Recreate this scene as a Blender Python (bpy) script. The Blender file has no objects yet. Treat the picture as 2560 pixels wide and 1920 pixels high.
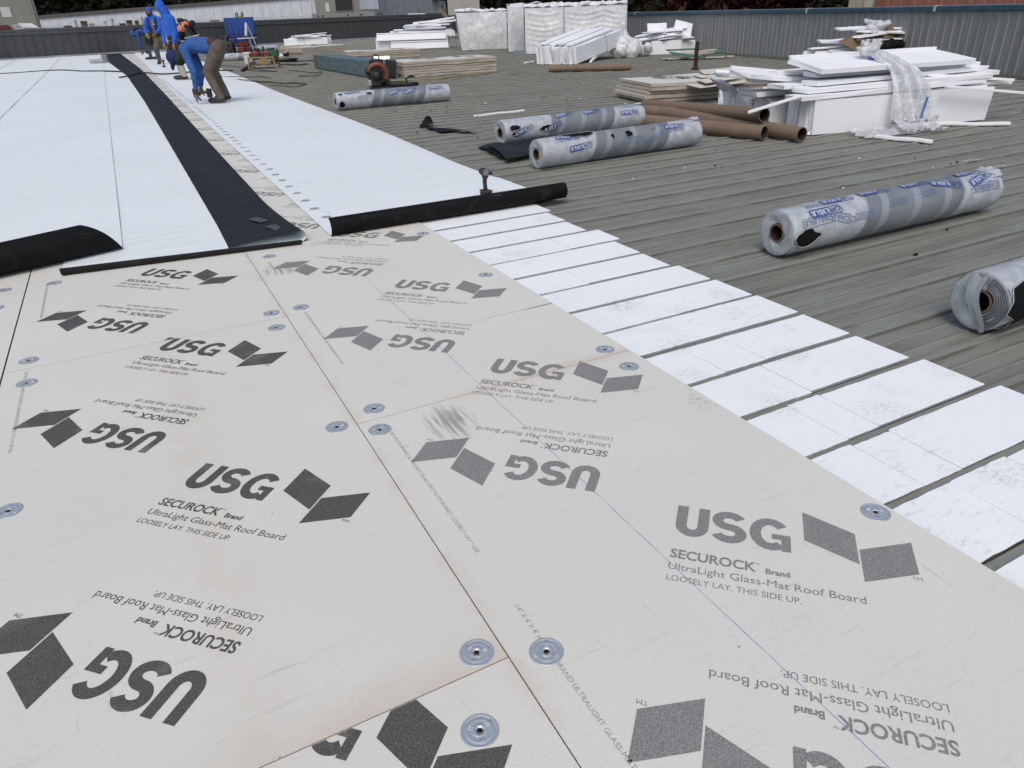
import bpy, bmesh, math, random
from mathutils import Vector, Matrix, Euler, noise as mnoise
random.seed(7)
S = bpy.context.scene
COL = S.collection
PI = math.pi
# ---------------------------------------------------------------- camera
FPX, YAW, PITCH, ROLL = 1770.63, -0.4631, 0.4844, -0.0389
CAM = Vector((-0.4872, -1.0477, 1.3198))
def _axes():
    cy, sy = math.cos(YAW), math.sin(YAW)
    r = Vector((cy, sy, 0)); f = Vector((-sy, cy, 0)); u = Vector((0, 0, 1))
    cp, sp = math.cos(PITCH), math.sin(PITCH)
    f2 = f*cp - u*sp; u2 = u*cp + f*sp
    cr, sr = math.cos(ROLL), math.sin(ROLL)
    return r*cr + u2*sr, u2*cr - r*sr, f2
AR, AU, AF = _axes()
cd = bpy.data.cameras.new('camera'); cam = bpy.data.objects.new('camera', cd); COL.objects.link(cam)
cam.matrix_world = Matrix(((AR.x, AU.x, -AF.x, CAM.x), (AR.y, AU.y, -AF.y, CAM.y), (AR.z, AU.z, -AF.z, CAM.z), (0, 0, 0, 1)))
cd.sensor_fit = 'HORIZONTAL'; cd.sensor_width = 36; cd.lens = FPX/2560*36
cd.clip_start = 0.05; cd.clip_end = 2000
S.camera = cam
# ---------------------------------------------------------------- light
w = bpy.data.worlds.new('World'); S.world = w; w.use_nodes = True
wn = w.node_tree
bg = wn.nodes['Background']
sky = wn.nodes.new('ShaderNodeTexSky'); sky.sky_type = 'NISHITA'; sky.sun_disc = False
SUN_EL, SUN_ROT = math.radians(55), math.radians(215)
sky.sun_elevation = SUN_EL; sky.sun_rotation = SUN_ROT
sky.air_density = 1.0; sky.dust_density = 4.0; sky.ozone_density = 1.0
wn.links.new(sky.outputs[0], bg.inputs[0]); bg.inputs[1].default_value = 0.13
sl = bpy.data.lights.new('sun', 'SUN'); sun = bpy.data.objects.new('sun', sl); COL.objects.link(sun)
sl.energy = 0.9; sl.angle = math.radians(28); sl.color = (1.0, 0.98, 0.95)
sun.rotation_euler = (PI/2 - SUN_EL, 0, PI - SUN_ROT)
S.view_settings.view_transform = 'Standard'; S.view_settings.look = 'None'
S.view_settings.exposure = 0.12; S.view_settings.gamma = 1
S.view_settings.use_curve_mapping = False
# ---------------------------------------------------------------- helpers
DZ = -0.022                       # top of the deck ribs; the boards' top face is z = 0
def ray(px, py):
    return AF + AR*((px-1280)/FPX) - AU*((py-960)/FPX)
def G(px, py, z=DZ):              # where a sight line of the photograph meets the level z
    d = ray(px, py); t = (z-CAM.z)/d.z
    return CAM + d*t
def atY(px, py, y):               # where it meets the upright plane y
    d = ray(px, py); t = (y-CAM.y)/d.y
    return CAM + d*t
def V(*a): return Vector(a)
class MB:
    def __init__(s): s.v = []; s.f = []; s.m = []; s.mi = 0; s.X = Matrix.Identity(4)
    def add(s, vs, fs):
        b = len(s.v); s.v += [s.X @ Vector(v) for v in vs]
        s.f += [tuple(b+i for i in f) for f in fs]; s.m += [s.mi]*len(fs)
        return s
    def box(s, x0, x1, y0, y1, z0, z1, M=None):
        vs = [Vector((x, y, z)) for z in (z0, z1) for y in (y0, y1) for x in (x0, x1)]
        if M is not None: vs = [M @ v for v in vs]
        return s.add(vs, [(0, 2, 3, 1), (4, 5, 7, 6), (0, 1, 5, 4), (1, 3, 7, 5), (3, 2, 6, 7), (2, 0, 4, 6)])
    def bar(s, a, b, wd, ht, up=(0, 0, 1)):      # a box along a->b
        a, b = Vector(a), Vector(b); d = b-a; L = d.length; d.normalize()
        u = Vector(up); sd = d.cross(u)
        if sd.length < 1e-4: sd = d.cross(Vector((1, 0, 0)))
        sd.normalize(); u = sd.cross(d)
        M = Matrix(((d.x, sd.x, u.x, a.x), (d.y, sd.y, u.y, a.y), (d.z, sd.z, u.z, a.z), (0, 0, 0, 1)))
        return s.box(0, L, -wd/2, wd/2, -ht/2, ht/2, M)
    def tube(s, pts, r, n=8, caps=True, closed=False):
        pts = [Vector(p) for p in pts]; N = len(pts)
        rs = r if isinstance(r, (list, tuple)) else [r]*N
        vs = []; pu = None
        for i, p in enumerate(pts):
            a = pts[(i-1) % N] if (i > 0 or closed) else p
            b = pts[(i+1) % N] if (i < N-1 or closed) else p
            d = (b-a).normalized()
            if pu is None:
                pu = Vector((0, 0, 1)) if abs(d.z) < .9 else Vector((1, 0, 0))
            sd = d.cross(pu).normalized(); pu = sd.cross(d).normalized()
            for k in range(n):
                t = 2*PI*k/n
                vs.append(p + (sd*math.cos(t) + pu*math.sin(t))*rs[i])
        fs = []
        for i in range(N if closed else N-1):
            j = (i+1) % N
            for k in range(n):
                q = (k+1) % n
                fs.append((i*n+k, j*n+k, j*n+q, i*n+q))
        if caps and not closed:
            fs.append(tuple(range(n))); fs.append(tuple((N-1)*n+k for k in range(n-1, -1, -1)))
        return s.add(vs, fs)
    def lathe(s, prof, n=24, M=None, cap=False):       # prof: (r, z) about local z
        vs = []
        for r, z in prof:
            for k in range(n):
                t = 2*PI*k/n; v = Vector((r*math.cos(t), r*math.sin(t), z))
                vs.append(M @ v if M is not None else v)
        fs = []
        for i in range(len(prof)-1):
            for k in range(n):
                q = (k+1) % n
                fs.append((i*n+k, i*n+q, (i+1)*n+q, (i+1)*n+k))
        if cap:
            fs.append(tuple(range(n-1, -1, -1))); fs.append(tuple((len(prof)-1)*n+k for k in range(n)))
        return s.add(vs, fs)
    def grid(s, fn, nu, nv, flip=False):
        vs = [fn(i/(nu-1), j/(nv-1)) for i in range(nu) for j in range(nv)]
        fs = []
        for i in range(nu-1):
            for j in range(nv-1):
                q = (i*nv+j, (i+1)*nv+j, (i+1)*nv+j+1, i*nv+j+1)
                fs.append(q[::-1] if flip else q)
        return s.add(vs, fs)
    def prism(s, poly, z0, z1, M=None):
        n = len(poly)
        vs = [Vector((x, y, z)) for z in (z0, z1) for x, y in poly]
        if M is not None: vs = [M @ v for v in vs]
        fs = [tuple(range(n-1, -1, -1)), tuple(range(n, 2*n))]
        fs += [(i, (i+1) % n, n+(i+1) % n, n+i) for i in range(n)]
        return s.add(vs, fs)
    def ball(s, c, r, n=10, sc=(1, 1, 1), M=None):
        c = Vector(c); vs = []; fs = []
        for i in range(n+1):
            a = PI*i/n
            for k in range(2*n):
                t = PI*k/n
                v = Vector((r*sc[0]*math.sin(a)*math.cos(t), r*sc[1]*math.sin(a)*math.sin(t), r*sc[2]*math.cos(a)))
                vs.append(c + (M @ v if M is not None else v))
        m = 2*n
        for i in range(n):
            for k in range(m):
                q = (k+1) % m
                fs.append((i*m+k, (i+1)*m+k, (i+1)*m+q, i*m+q))
        return s.add(vs, fs)
    def cap(s, a, ra, b, rb, n=10):                    # tapered capsule
        a, b = Vector(a), Vector(b); d = (b-a)
        L = d.length
        q = d.to_track_quat('Z', 'Y').to_matrix() if L > 1e-5 else Matrix.Identity(3)
        prof = [(ra*math.sin(t), -ra*math.cos(t)) for t in [PI/2*i/4 for i in range(5)]] + \
               [(rb*math.cos(t), L+rb*math.sin(t)) for t in [PI/2*i/4 for i in range(5)]]
        M = Matrix.Translation(a) @ q.to_4x4()
        prof[0] = (1e-4, -ra); prof[-1] = (1e-4, L+rb)
        return s.lathe(prof, n, M)
    def mesh(s, name, mats, smooth=False):
        me = bpy.data.meshes.new(name); me.from_pydata([tuple(v) for v in s.v], [], s.f); 
        for mt in (mats if isinstance(mats, (list, tuple)) else [mats]): me.materials.append(mt)
        me.polygons.foreach_set('material_index', s.m)
        bm = bmesh.new(); bm.from_mesh(me); bmesh.ops.remove_doubles(bm, verts=bm.verts, dist=1e-6) if len(s.v) < 60000 else None
        bm.to_mesh(me); bm.free()
        if smooth:
            me.polygons.foreach_set('use_smooth', [True]*len(me.polygons))
        me.update(); return me
    def build(s, name, mats, parent=None, smooth=False, bevel=0, seg=2, angle=None):
        o = bpy.data.objects.new(name, s.mesh(name, mats, smooth)); COL.objects.link(o)
        if parent is not None: o.parent = parent
        if bevel:
            b = o.modifiers.new('bevel', 'BEVEL'); b.width = bevel; b.segments = seg; b.limit_method = 'ANGLE'
        if smooth and angle:
            e = o.modifiers.new('split', 'EDGE_SPLIT'); e.split_angle = angle
        return o
    def melt(s, name, mat, parent=None, voxel=.012, it=4, disp=0, dscale=.1):   # one continuous surface
        o = bpy.data.objects.new(name, s.mesh(name, mat)); COL.objects.link(o)
        r = o.modifiers.new('r', 'REMESH'); r.mode = 'VOXEL'; r.voxel_size = voxel; r.use_smooth_shade = True
        m = o.modifiers.new('s', 'SMOOTH'); m.iterations = it; m.factor = .5
        if disp:
            t = bpy.data.textures.new('folds', 'CLOUDS'); t.noise_scale = dscale; t.noise_depth = 2
            d = o.modifiers.new('d', 'DISPLACE'); d.texture = t; d.strength = disp; d.mid_level = .5; d.texture_coords = 'LOCAL'
        dg = bpy.context.evaluated_depsgraph_get()
        me = bpy.data.meshes.new_from_object(o.evaluated_get(dg)); me.name = name
        old = o.data; o.modifiers.clear(); o.data = me; bpy.data.meshes.remove(old)
        if not me.materials: me.materials.append(mat)
        me.polygons.foreach_set('use_smooth', [True]*len(me.polygons))
        if parent is not None: o.parent = parent
        return o
def tag(o, label, cat, group=None, kind=None):
    if label: o['label'] = label
    if cat: o['category'] = cat
    if group: o['group'] = group
    if kind: o['kind'] = kind
    return o
def thing(name, label, cat, loc=(0, 0, 0), rz=0, group=None):
    o = bpy.data.objects.new(name, None); COL.objects.link(o); o.empty_display_size = .1
    o.location = loc; o.rotation_euler = (0, 0, rz)
    return tag(o, label, cat, group)
def struct(o): o['kind'] = 'structure'; return o
def dup(root, loc=None, rz=None, label=None):
    r = root.copy(); COL.objects.link(r)
    if loc is not None: r.location = loc
    if rz is not None: r.rotation_euler = (0, 0, rz)
    if label: r['label'] = label
    for ch in list(root.children):
        c = ch.copy(); COL.objects.link(c); c.parent = r
        for g in list(ch.children):
            d = g.copy(); COL.objects.link(d); d.parent = c
    return r
# ---------------------------------------------------------------- materials
class NT:
    def __init__(s, name):
        s.m = bpy.data.materials.new(name); s.m.use_nodes = True; s.t = s.m.node_tree
        s.b = s.t.nodes['Principled BSDF']; s.geo = None
    def set(s, sock, val):
        if isinstance(val, bpy.types.NodeSocket): s.t.links.new(val, sock)
        elif val is not None:
            if isinstance(val, tuple) and len(val) == 3 and sock.type == 'RGBA': val = val+(1,)
            sock.default_value = val
    def pos(s, obj=False):
        if obj: return s.t.nodes.new('ShaderNodeTexCoord').outputs['Object']
        return s.t.nodes.new('ShaderNodeNewGeometry').outputs['Position']
    def vm(s, v, sc=(1, 1, 1), rot=0, off=(0, 0, 0)):
        n = s.t.nodes.new('ShaderNodeMapping'); s.set(n.inputs[0], v)
        n.inputs['Scale'].default_value = sc; n.inputs['Rotation'].default_value = (0, 0, rot); n.inputs['Location'].default_value = off
        return n.outputs[0]
    def noise(s, v, scale=5, det=3, rough=.5, dist=0):
        n = s.t.nodes.new('ShaderNodeTexNoise'); s.set(n.inputs['Vector'], v)
        n.inputs['Scale'].default_value = scale; n.inputs['Detail'].default_value = det
        n.inputs['Roughness'].default_value = rough; n.inputs['Distortion'].default_value = dist
        return n.outputs[0]
    def vor(s, v, scale=5, out='Distance'):
        n = s.t.nodes.new('ShaderNodeTexVoronoi'); s.set(n.inputs['Vector'], v); n.inputs['Scale'].default_value = scale
        return n.outputs[out]
    def math(s, op, a, b=None, c=None, clamp=False):
        n = s.t.nodes.new('ShaderNodeMath'); n.operation = op; n.use_clamp = clamp
        for i, x in enumerate((a, b, c)):
            if x is not None: s.set(n.inputs[i], x)
        return n.outputs[0]
    def ramp(s, f, a, b, lo=0., hi=1.):
        n = s.t.nodes.new('ShaderNodeMapRange'); n.clamp = True
        s.set(n.inputs[0], f)
        for i, x in enumerate((a, b, lo, hi)): n.inputs[i+1].default_value = x
        return n.outputs[0]
    def mix(s, f, a, b, mode='MIX'):
        n = s.t.nodes.new('ShaderNodeMix'); n.data_type = 'RGBA'; n.blend_type = mode
        s.set(n.inputs[0], f); s.set(n.inputs[6], a); s.set(n.inputs[7], b)
        return n.outputs[2]
    def sep(s, v):
        n = s.t.nodes.new('ShaderNodeSeparateXYZ'); s.set(n.inputs[0], v); return n.outputs
    def bump(s, h, strength=.3, dist=.01):
        n = s.t.nodes.new('ShaderNodeBump'); n.inputs['Strength'].default_value = strength; n.inputs['Distance'].default_value = dist
        s.set(n.inputs['Height'], h); s.t.links.new(n.outputs[0], s.b.inputs['Normal'])
    def fin(s, col=None, rough=.6, metal=0, spec=.5, **kw):
        s.set(s.b.inputs['Base Color'], col); s.set(s.b.inputs['Roughness'], rough)
        s.set(s.b.inputs['Metallic'], metal); s.b.inputs['Specular IOR Level'].default_value = spec
        for k, v in kw.items(): s.set(s.b.inputs[k], v)
        return s.m
def mul(c, k): return tuple(x*k for x in c[:3])
def simple(name, c, rough=.6, metal=0, var=.12, scale=8, bump=0, spec=.5, obj=True, bscale=None, **kw):
    t = NT(name); p = t.pos(obj)
    f = t.noise(p, scale, 5, .6)
    col = t.mix(t.ramp(f, .3, .7), mul(c, 1-var), mul(c, 1+var))
    f2 = t.noise(p, scale*9, 3)
    col = t.mix(t.ramp(f2, .35, .65, 0, .5*min(1, var*3)), col, mul(c, 1-var*1.5))
    if bump: t.bump(t.noise(p, bscale or scale*4, 4), bump, .01)
    return t.fin(col, rough, metal, spec, **kw)
# ---------------------------------------------------------------- shared materials
def board_mat(name):
    t = NT(name); p = t.pos(); x, y, z = t.sep(p)
    c = t.mix(t.ramp(t.noise(p, 1.3, 3), .3, .7), (.63, .63, .575), (.685, .685, .63))
    c = t.mix(t.ramp(t.noise(p, 210, 2), .3, .7, 0, .55), c, (.565, .545, .49))
    c = t.mix(t.ramp(t.noise(t.vm(p, (30, 160, 1), .5), 1.5, 3), .5, .8, 0, .35), c, (.52, .51, .475))
    # tan water stains: a band down the left column and along the near joint
    n = t.noise(p, 5, 5, .65)
    band = t.ramp(t.math('ABSOLUTE', t.math('ADD', t.math('ADD', x, .55), t.math('MULTIPLY', t.math('SUBTRACT', n, .5), .3))), .015, .11, 1, 0)
    band = t.math('MULTIPLY', band, t.ramp(y, 2.6, 2.2)); band = t.math('MULTIPLY', band, t.ramp(y, -.1, .1))
    band = t.math('MULTIPLY', band, t.ramp(t.noise(p, 11, 4), .3, .6))
    c = t.mix(t.math('MULTIPLY', band, .26), c, (.53, .46, .37))
    j = t.math('MULTIPLY', t.ramp(t.math('ADD', y, t.math('MULTIPLY', t.math('SUBTRACT', n, .5), .15)), .0, .13, 1, 0), t.ramp(y, -.004, .0))
    j = t.math('MULTIPLY', j, t.math('MULTIPLY', t.ramp(x, -.8, -.45), t.ramp(x, .01, .0)))
    c = t.mix(t.math('MULTIPLY', j, .5), c, (.52, .44, .35))
    e = t.ramp(t.math('ABSOLUTE', x), .0, .05, .45, 0)
    c = t.mix(t.math('MULTIPLY', e, t.ramp(n, .45, .6)), c, (.52, .46, .39))
    j2 = t.ramp(t.math('ABSOLUTE', t.math('ADD', t.math('SUBTRACT', y, 1.215), t.math('MULTIPLY', t.math('SUBTRACT', n, .5), .1))), .0, .05, .5, 0)
    c = t.mix(t.math('MULTIPLY', j2, t.ramp(x, .25, .5)), c, (.52, .45, .37))
    # scuffs, heel marks
    for sc, rot, off, lo, hi, k in (((2.2, 26, 1), .6, (0, 0, 0), .60, .72, .5), ((3, 40, 1), -.35, (3, 1, 0), .62, .74, .5), ((30, 5, 1), .2, (5, 1, 0), .64, .74, .45)):
        m = t.math('MULTIPLY', t.ramp(t.noise(t.vm(p, sc, rot, off), 1.6, 4, .6), lo, hi), t.ramp(t.noise(t.vm(p, (1, 1, 1), 0, off), 1.7, 2), .5, .66))
        c = t.mix(t.math('MULTIPLY', m, k*.75), c, (.25, .235, .21))
    sp = t.math('MULTIPLY', t.ramp(t.vor(p, 9), .035, .02), t.ramp(t.noise(p, 3.1, 1), .52, .56))
    c = t.mix(t.math('MULTIPLY', sp, .75), c, (.15, .14, .13))
    # boot prints: patches of tread
    pr = t.math('MULTIPLY', t.ramp(t.vor(p, 1.6), .15, .06), t.ramp(t.noise(t.vm(p, (26, 60, 1), .8), 1.5, 2), .5, .62))
    c = t.mix(t.math('MULTIPLY', pr, .5), c, (.27, .25, .22))
    # rubbed black streaks beside two of the printed marks
    for cx, cy, rx, ry in ((.30, 1.05, .10, .15), (.13, 3.22, .12, .12)):
        d = t.math('ADD', t.math('POWER', t.math('DIVIDE', t.math('SUBTRACT', x, cx), rx), 2.), t.math('POWER', t.math('DIVIDE', t.math('SUBTRACT', y, cy), ry), 2.))
        m = t.math('MULTIPLY', t.ramp(d, .2, 1.1, 1, 0), t.ramp(t.noise(t.vm(p, (34, 4, 1), -.1), 1.4, 3), .42, .62))
        c = t.mix(t.math('MULTIPLY', m, .6), c, (.13, .13, .12))
    # blue snapped chalk line
    ch = t.math('MULTIPLY', t.ramp(t.math('ABSOLUTE', t.math('SUBTRACT', x, .521)), .0011, .0019, 1, 0), t.math('MULTIPLY', t.ramp(y, 2.8, 2.6, 0, 1), t.ramp(t.noise(p, 14, 2), .28, .5, .35, 1)))
    c = t.mix(t.math('MULTIPLY', ch, .7), c, (.12, .16, .45))
    cl = t.math('MULTIPLY', t.ramp(t.math('ABSOLUTE', t.math('SUBTRACT', y, 1.872)), .003, .008, 1, 0), t.math('MULTIPLY', t.ramp(x, .7, 1.15), t.ramp(t.noise(p, 18, 2), .3, .5, .4, 1)))
    c = t.mix(t.math('MULTIPLY', cl, .8), c, t.mix(t.ramp(x, 1.0, 1.12), (.3, .29, .27), (.05, .055, .14)))
    t.bump(t.noise(p, 160, 3), .12, .003)
    return t.fin(c, .8, 0, .25)
M_BOARD = board_mat('glass_mat_board')
M_EDGE = simple('gypsum_edge', (.52, .43, .32), .85, var=.15, scale=20)
def ink(name, k):
    t = NT(name); p = t.pos()
    f = t.noise(p, 270, 3, .7)
    c = t.mix(t.ramp(f, .38, .72), (k, k, k), (k*2.5, k*2.45, k*2.35))
    c = t.mix(t.ramp(t.noise(p, 420, 2), .62, .72, 0, .5), c, (.45, .43, .4))
    c = t.mix(t.ramp(t.noise(p, 6, 3), .55, .75, 0, .35), c, (.3, .29, .27))
    return t.fin(c, .8, 0, .2)
INK_D = ink('black_ink', .055); INK_G = ink('grey_ink', .145); INK_L = ink('faint_ink', .2)
def white_mat(name, base, scuff, rough=.5):
    t = NT(name); p = t.pos(); x, y, z = t.sep(p)
    c = t.mix(t.ramp(t.noise(p, .7, 3), .3, .7), mul(base, .95), base)
    for sc, rot, off in (((5, 30, 1), .5, (0, 0, 0)), ((12, 40, 1), -.4, (4, 2, 0)), ((18, 9, 1), .1, (9, 2, 0))):
        m = t.math('MULTIPLY', t.ramp(t.noise(t.vm(p, sc, rot, off), 1.3, 4, .65), .58, .74), t.ramp(t.noise(t.vm(p, (1, 1, 1), 0, off), 1.6, 3), .45, .62))
        c = t.mix(t.math('MULTIPLY', m, scuff), c, (.28, .27, .25))
    wv = t.noise(t.vm(p, (.8, 9, 1)), 1.2, 3)
    t.bump(t.math('ADD', wv, t.math('MULTIPLY', t.noise(p, 40, 2), .1)), .25, .03)
    return t.fin(c, rough, 0, .4)
M_WHITE = white_mat('white_membrane', (.78, .83, .835), .5)
M_WHITE2 = white_mat('white_membrane_clean', (.78, .83, .835), .22)
def black_mat(name, k, rough=.45):
    t = NT(name); p = t.pos()
    c = t.mix(t.ramp(t.noise(p, 2.5, 4), .3, .7), (k*.8, k*.85, k*.9), (k*1.2, k*1.25, k*1.3))
    m = t.ramp(t.noise(t.vm(p, (3, 22, 1), .3), 1.5, 4, .65), .58, .75)
    c = t.mix(t.math('MULTIPLY', m, .25), c, (.12, .125, .13))
    t.bump(t.noise(t.vm(p, (1, 3, 1)), 3, 3), .15, .03)
    return t.fin(c, rough, 0, .12)
M_BLACK = black_mat('black_underside', .007, .6)
M_BLACK2 = black_mat('black_flap', .018, .55)
def foam_mat(name, dirt, base=(.81, .85, .86)):
    t = NT(name); p = t.pos()
    c = t.mix(t.ramp(t.noise(p, 2, 3), .3, .7), mul(base, .95), base)
    if dirt:
        a = t.ramp(t.vor(p, 3.4), .42, .2)
        m = t.math('MULTIPLY', t.math('MULTIPLY', a, t.ramp(t.noise(p, 2.3, 2), .42, .6)), t.ramp(t.noise(t.vm(p, (30, 70, 1), .7), 1.2, 4, .7), .45, .68))
        c = t.mix(t.math('MULTIPLY', m, .5*dirt), c, (.34, .31, .28))
        m = t.math('MULTIPLY', t.ramp(t.noise(t.vm(p, (10, 30, 1), -.5), 1.3, 4, .7), .56, .76), t.ramp(t.noise(p, 1.2, 2), .4, .6))
        c = t.mix(t.math('MULTIPLY', m, .5*dirt), c, (.42, .41, .4))
        c = t.mix(t.ramp(t.vor(p, 13), .03, .018, 0, .5), c, (.2, .19, .18))
    t.bump(t.vor(p, 170), .12, .002)
    return t.fin(c, .75, 0, .25)
M_FOAM = foam_mat('white_foam', 1.35); M_FOAMC = foam_mat('clean_foam', .0, (.80, .82, .85))
def deck_mat():
    t = NT('weathered_metal_deck'); p = t.pos(); x, y, z = t.sep(p)
    c = t.mix(t.ramp(t.noise(t.vm(p, (.5, 3, 1)), 1.4, 4), .3, .7), (.207, .20, .163), (.266, .262, .22))
    c = t.mix(t.ramp(t.noise(t.vm(p, (1.2, 45, 1)), 1.5, 4, .6), .35, .7, 0, .6), c, (.25, .26, .235))
    ph = t.math('DIVIDE', t.math('ADD', y, .05), PIT_)
    cell = t.math('FLOOR', t.math('MULTIPLY', ph, 3.0)); wn_ = t.t.nodes.new('ShaderNodeTexWhiteNoise'); wn_.noise_dimensions = '1D'; t.set(wn_.inputs['W'], cell)
    c = t.mix(t.math('MULTIPLY', wn_.outputs[0], .75), c, t.mix(t.ramp(t.noise(t.vm(p, (1, 6, 1), 0, (3, 9, 0)), 1.2, 3), .4, .6), (.245, .268, .235), (.172, .16, .128)))
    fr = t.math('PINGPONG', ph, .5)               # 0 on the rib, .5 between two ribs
    rib_shade = t.math('MULTIPLY', t.math('MULTIPLY', t.ramp(fr, .062, .075), t.ramp(fr, .125, .09)), t.ramp(t.noise(t.vm(p, (2, 1, 1)), 2.2, 3), .3, .55, .45, 1))
    c = t.mix(t.math('MULTIPLY', rib_shade, .72), c, (.055, .053, .045))  # rib shading painted as dark lines along both edges of each rib
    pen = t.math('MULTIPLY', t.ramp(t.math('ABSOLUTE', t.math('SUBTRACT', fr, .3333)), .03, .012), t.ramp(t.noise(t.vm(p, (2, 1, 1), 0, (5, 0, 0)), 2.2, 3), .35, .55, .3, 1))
    c = t.mix(t.math('MULTIPLY', pen, .45), c, (.07, .068, .058))  # shading of the pencil ribs, painted as thin dark lines
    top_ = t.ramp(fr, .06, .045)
    c = t.mix(t.math('MULTIPLY', top_, .55), c, (.27, .285, .26))  # greenish rib tops, lightened to sharpen the painted rib shading
    c = t.mix(t.ramp(t.noise(t.vm(p, (2.5, 12, 1), .02, (7, 3, 0)), 1.5, 5, .7), .54, .76, 0, .65), c, (.10, .095, .078))
    c = t.mix(t.ramp(t.noise(p, 7, 5, .7), .6, .8, 0, .35), c, (.31, .305, .275))
    c = t.mix(t.ramp(t.noise(t.vm(p, (30, 60, 1)), 1.4, 3), .62, .78, 0, .35), c, (.08, .078, .068))
    t.bump(t.noise(t.vm(p, (3, 20, 1)), 3, 4), .12, .01)
    return t.fin(c, .62, .25, .4)
PIT_ = .2967
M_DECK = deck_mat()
M_ZINC = simple('galvanized_steel', (.52, .56, .59), .42, .55, .1, 30, .05)
M_SCREW = simple('black_screw', (.012, .012, .014), .4, .5)
# ---------------------------------------------------------------- the roof deck and the ground far below
PIT = .2967
prof = []
def deck_profile():
    y = -3.5
    k0 = int((-3.5+.05)/PIT)-1
    pts = []
    zr, zp = DZ, -.038
    for k in range(k0, 245):
        g = -.05 + PIT*k
        pts += [(g-.030, zp), (g-.015, zr), (g+.015, zr), (g+.030, zp)]
        for q in (1/3, 2/3):
            m = g + PIT*q
            pts += [(m-.011, zp), (m-.005, zp+.0045), (m+.005, zp+.0045), (m+.011, zp)]
    return pts
prof = deck_profile()
b = MB()
xs = [-26, 34]
vs = [(x, y, z) for y, z in prof for x in xs]
b.add(vs, [(2*i, 2*i+1, 2*i+3, 2*i+2) for i in range(len(prof)-1)])
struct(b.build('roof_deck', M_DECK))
b = MB(); b.add([(-900, -900, -7), (900, -900, -7), (900, 900, -7), (-900, 900, -7)], [(0, 1, 2, 3)])
struct(b.build('ground', simple('gravel_lot', (.10, .10, .09), .9, scale=.5)))
# ---------------------------------------------------------------- printed marks
_dg = bpy.context.evaluated_depsgraph_get
def text_bm(body, cap, bold=0, width=None, sx=1):
    cu = bpy.data.curves.new('t', 'FONT'); cu.body = body; cu.size = 1; cu.offset = bold; cu.resolution_u = 3
    o = bpy.data.objects.new('t', cu); COL.objects.link(o)
    me = bpy.data.meshes.new_from_object(o.evaluated_get(_dg()))
    vs = [v.co.copy() for v in me.vertices]; fs = [tuple(p.vertices) for p in me.polygons]
    bpy.data.objects.remove(o); bpy.data.curves.remove(cu); bpy.data.meshes.remove(me)
    k = cap/.7
    x0 = min(v.x for v in vs); x1 = max(v.x for v in vs)
    kx = (width/(x1-x0)) if width else k*sx
    return [Vector(((v.x-x0)*kx, v.y*k, 0)) for v in vs], fs
def strip(path, wd):
    n = len(path); vs = []
    for i, (x, y) in enumerate(path):
        a = path[max(i-1, 0)]; c = path[min(i+1, n-1)]
        d = Vector((c[0]-a[0], c[1]-a[1], 0)).normalized(); nn = Vector((-d.y, d.x, 0))*wd/2
        vs += [Vector((x, y, 0))+nn, Vector((x, y, 0))-nn]
    return vs, [(2*i+1, 2*i+3, 2*i+2, 2*i) for i in range(n-1)]
def ell(cx, cy, rx, ry, a0, a1, n=18):
    return [(cx+rx*math.cos(math.radians(a0+(a1-a0)*i/n)), cy+ry*math.sin(math.radians(a0+(a1-a0)*i/n))) for i in range(n+1)]
def logo_mb():
    L = MB()
    def put(vf, dx=0, dy=0, z=.0006):
        vs, fs = vf; L.add([(v.x+dx, v.y+dy, z) for v in vs], fs)
    T = .031
    put(strip([(T/2, .134), (T/2, .048)] + ell(.046, .048, .046-T/2, .034, 180, 360)[1:-1] + [(.092-T/2, .048), (.092-T/2, .134)], T))
    put(strip(ell(.147, .0955, .032, .0275, 22, 270) + ell(.147, .0405, .0335, .0275, 90, -160)[1:], T-.001))
    put(strip(ell(.258, .067, .040, .0545, 38, 312, 28), T-.001))
    put(([Vector((.262, .047, 0)), Vector((.3115, .047, 0)), Vector((.3115, .0695, 0)), Vector((.262, .0695, 0))], [(0, 1, 2, 3)]), z=.0007)
    put(([Vector((.287, 0, 0)), Vector((.3115, 0, 0)), Vector((.3115, .047, 0)), Vector((.287, .047, 0))], [(0, 1, 2, 3)]), z=.0008)
    put(([Vector(q+(0,)) for q in ((.347, .064), (.481, 0), (.481, .127), (.347, .191))], [(0, 1, 2, 3)]))
    put(([Vector(q+(0,)) for q in ((.486, -.066), (.622, 0), (.622, .127), (.486, .061))], [(0, 1, 2, 3)]))
    put(text_bm('TM', .013), .602, -.026)
    put(text_bm('SECUROCK', .0345, .024, .222), 0, -.099)
    put(text_bm('TM', .006), .2195, -.071)
    put(text_bm('Brand', .0195, .032, .060), .246, -.0995)
    put(text_bm('UltraLight Glass-Mat Roof Board', .026, 0, .482), 0, -.146)
    put(text_bm('LOOSELY LAY. THIS SIDE UP.', .0205, 0, .330), 0, -.188)
    return L
LOGO = logo_mb()
logo_d = LOGO.mesh('printed_mark', INK_D); logo_g = LOGO.mesh('printed_mark', INK_G)
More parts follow.
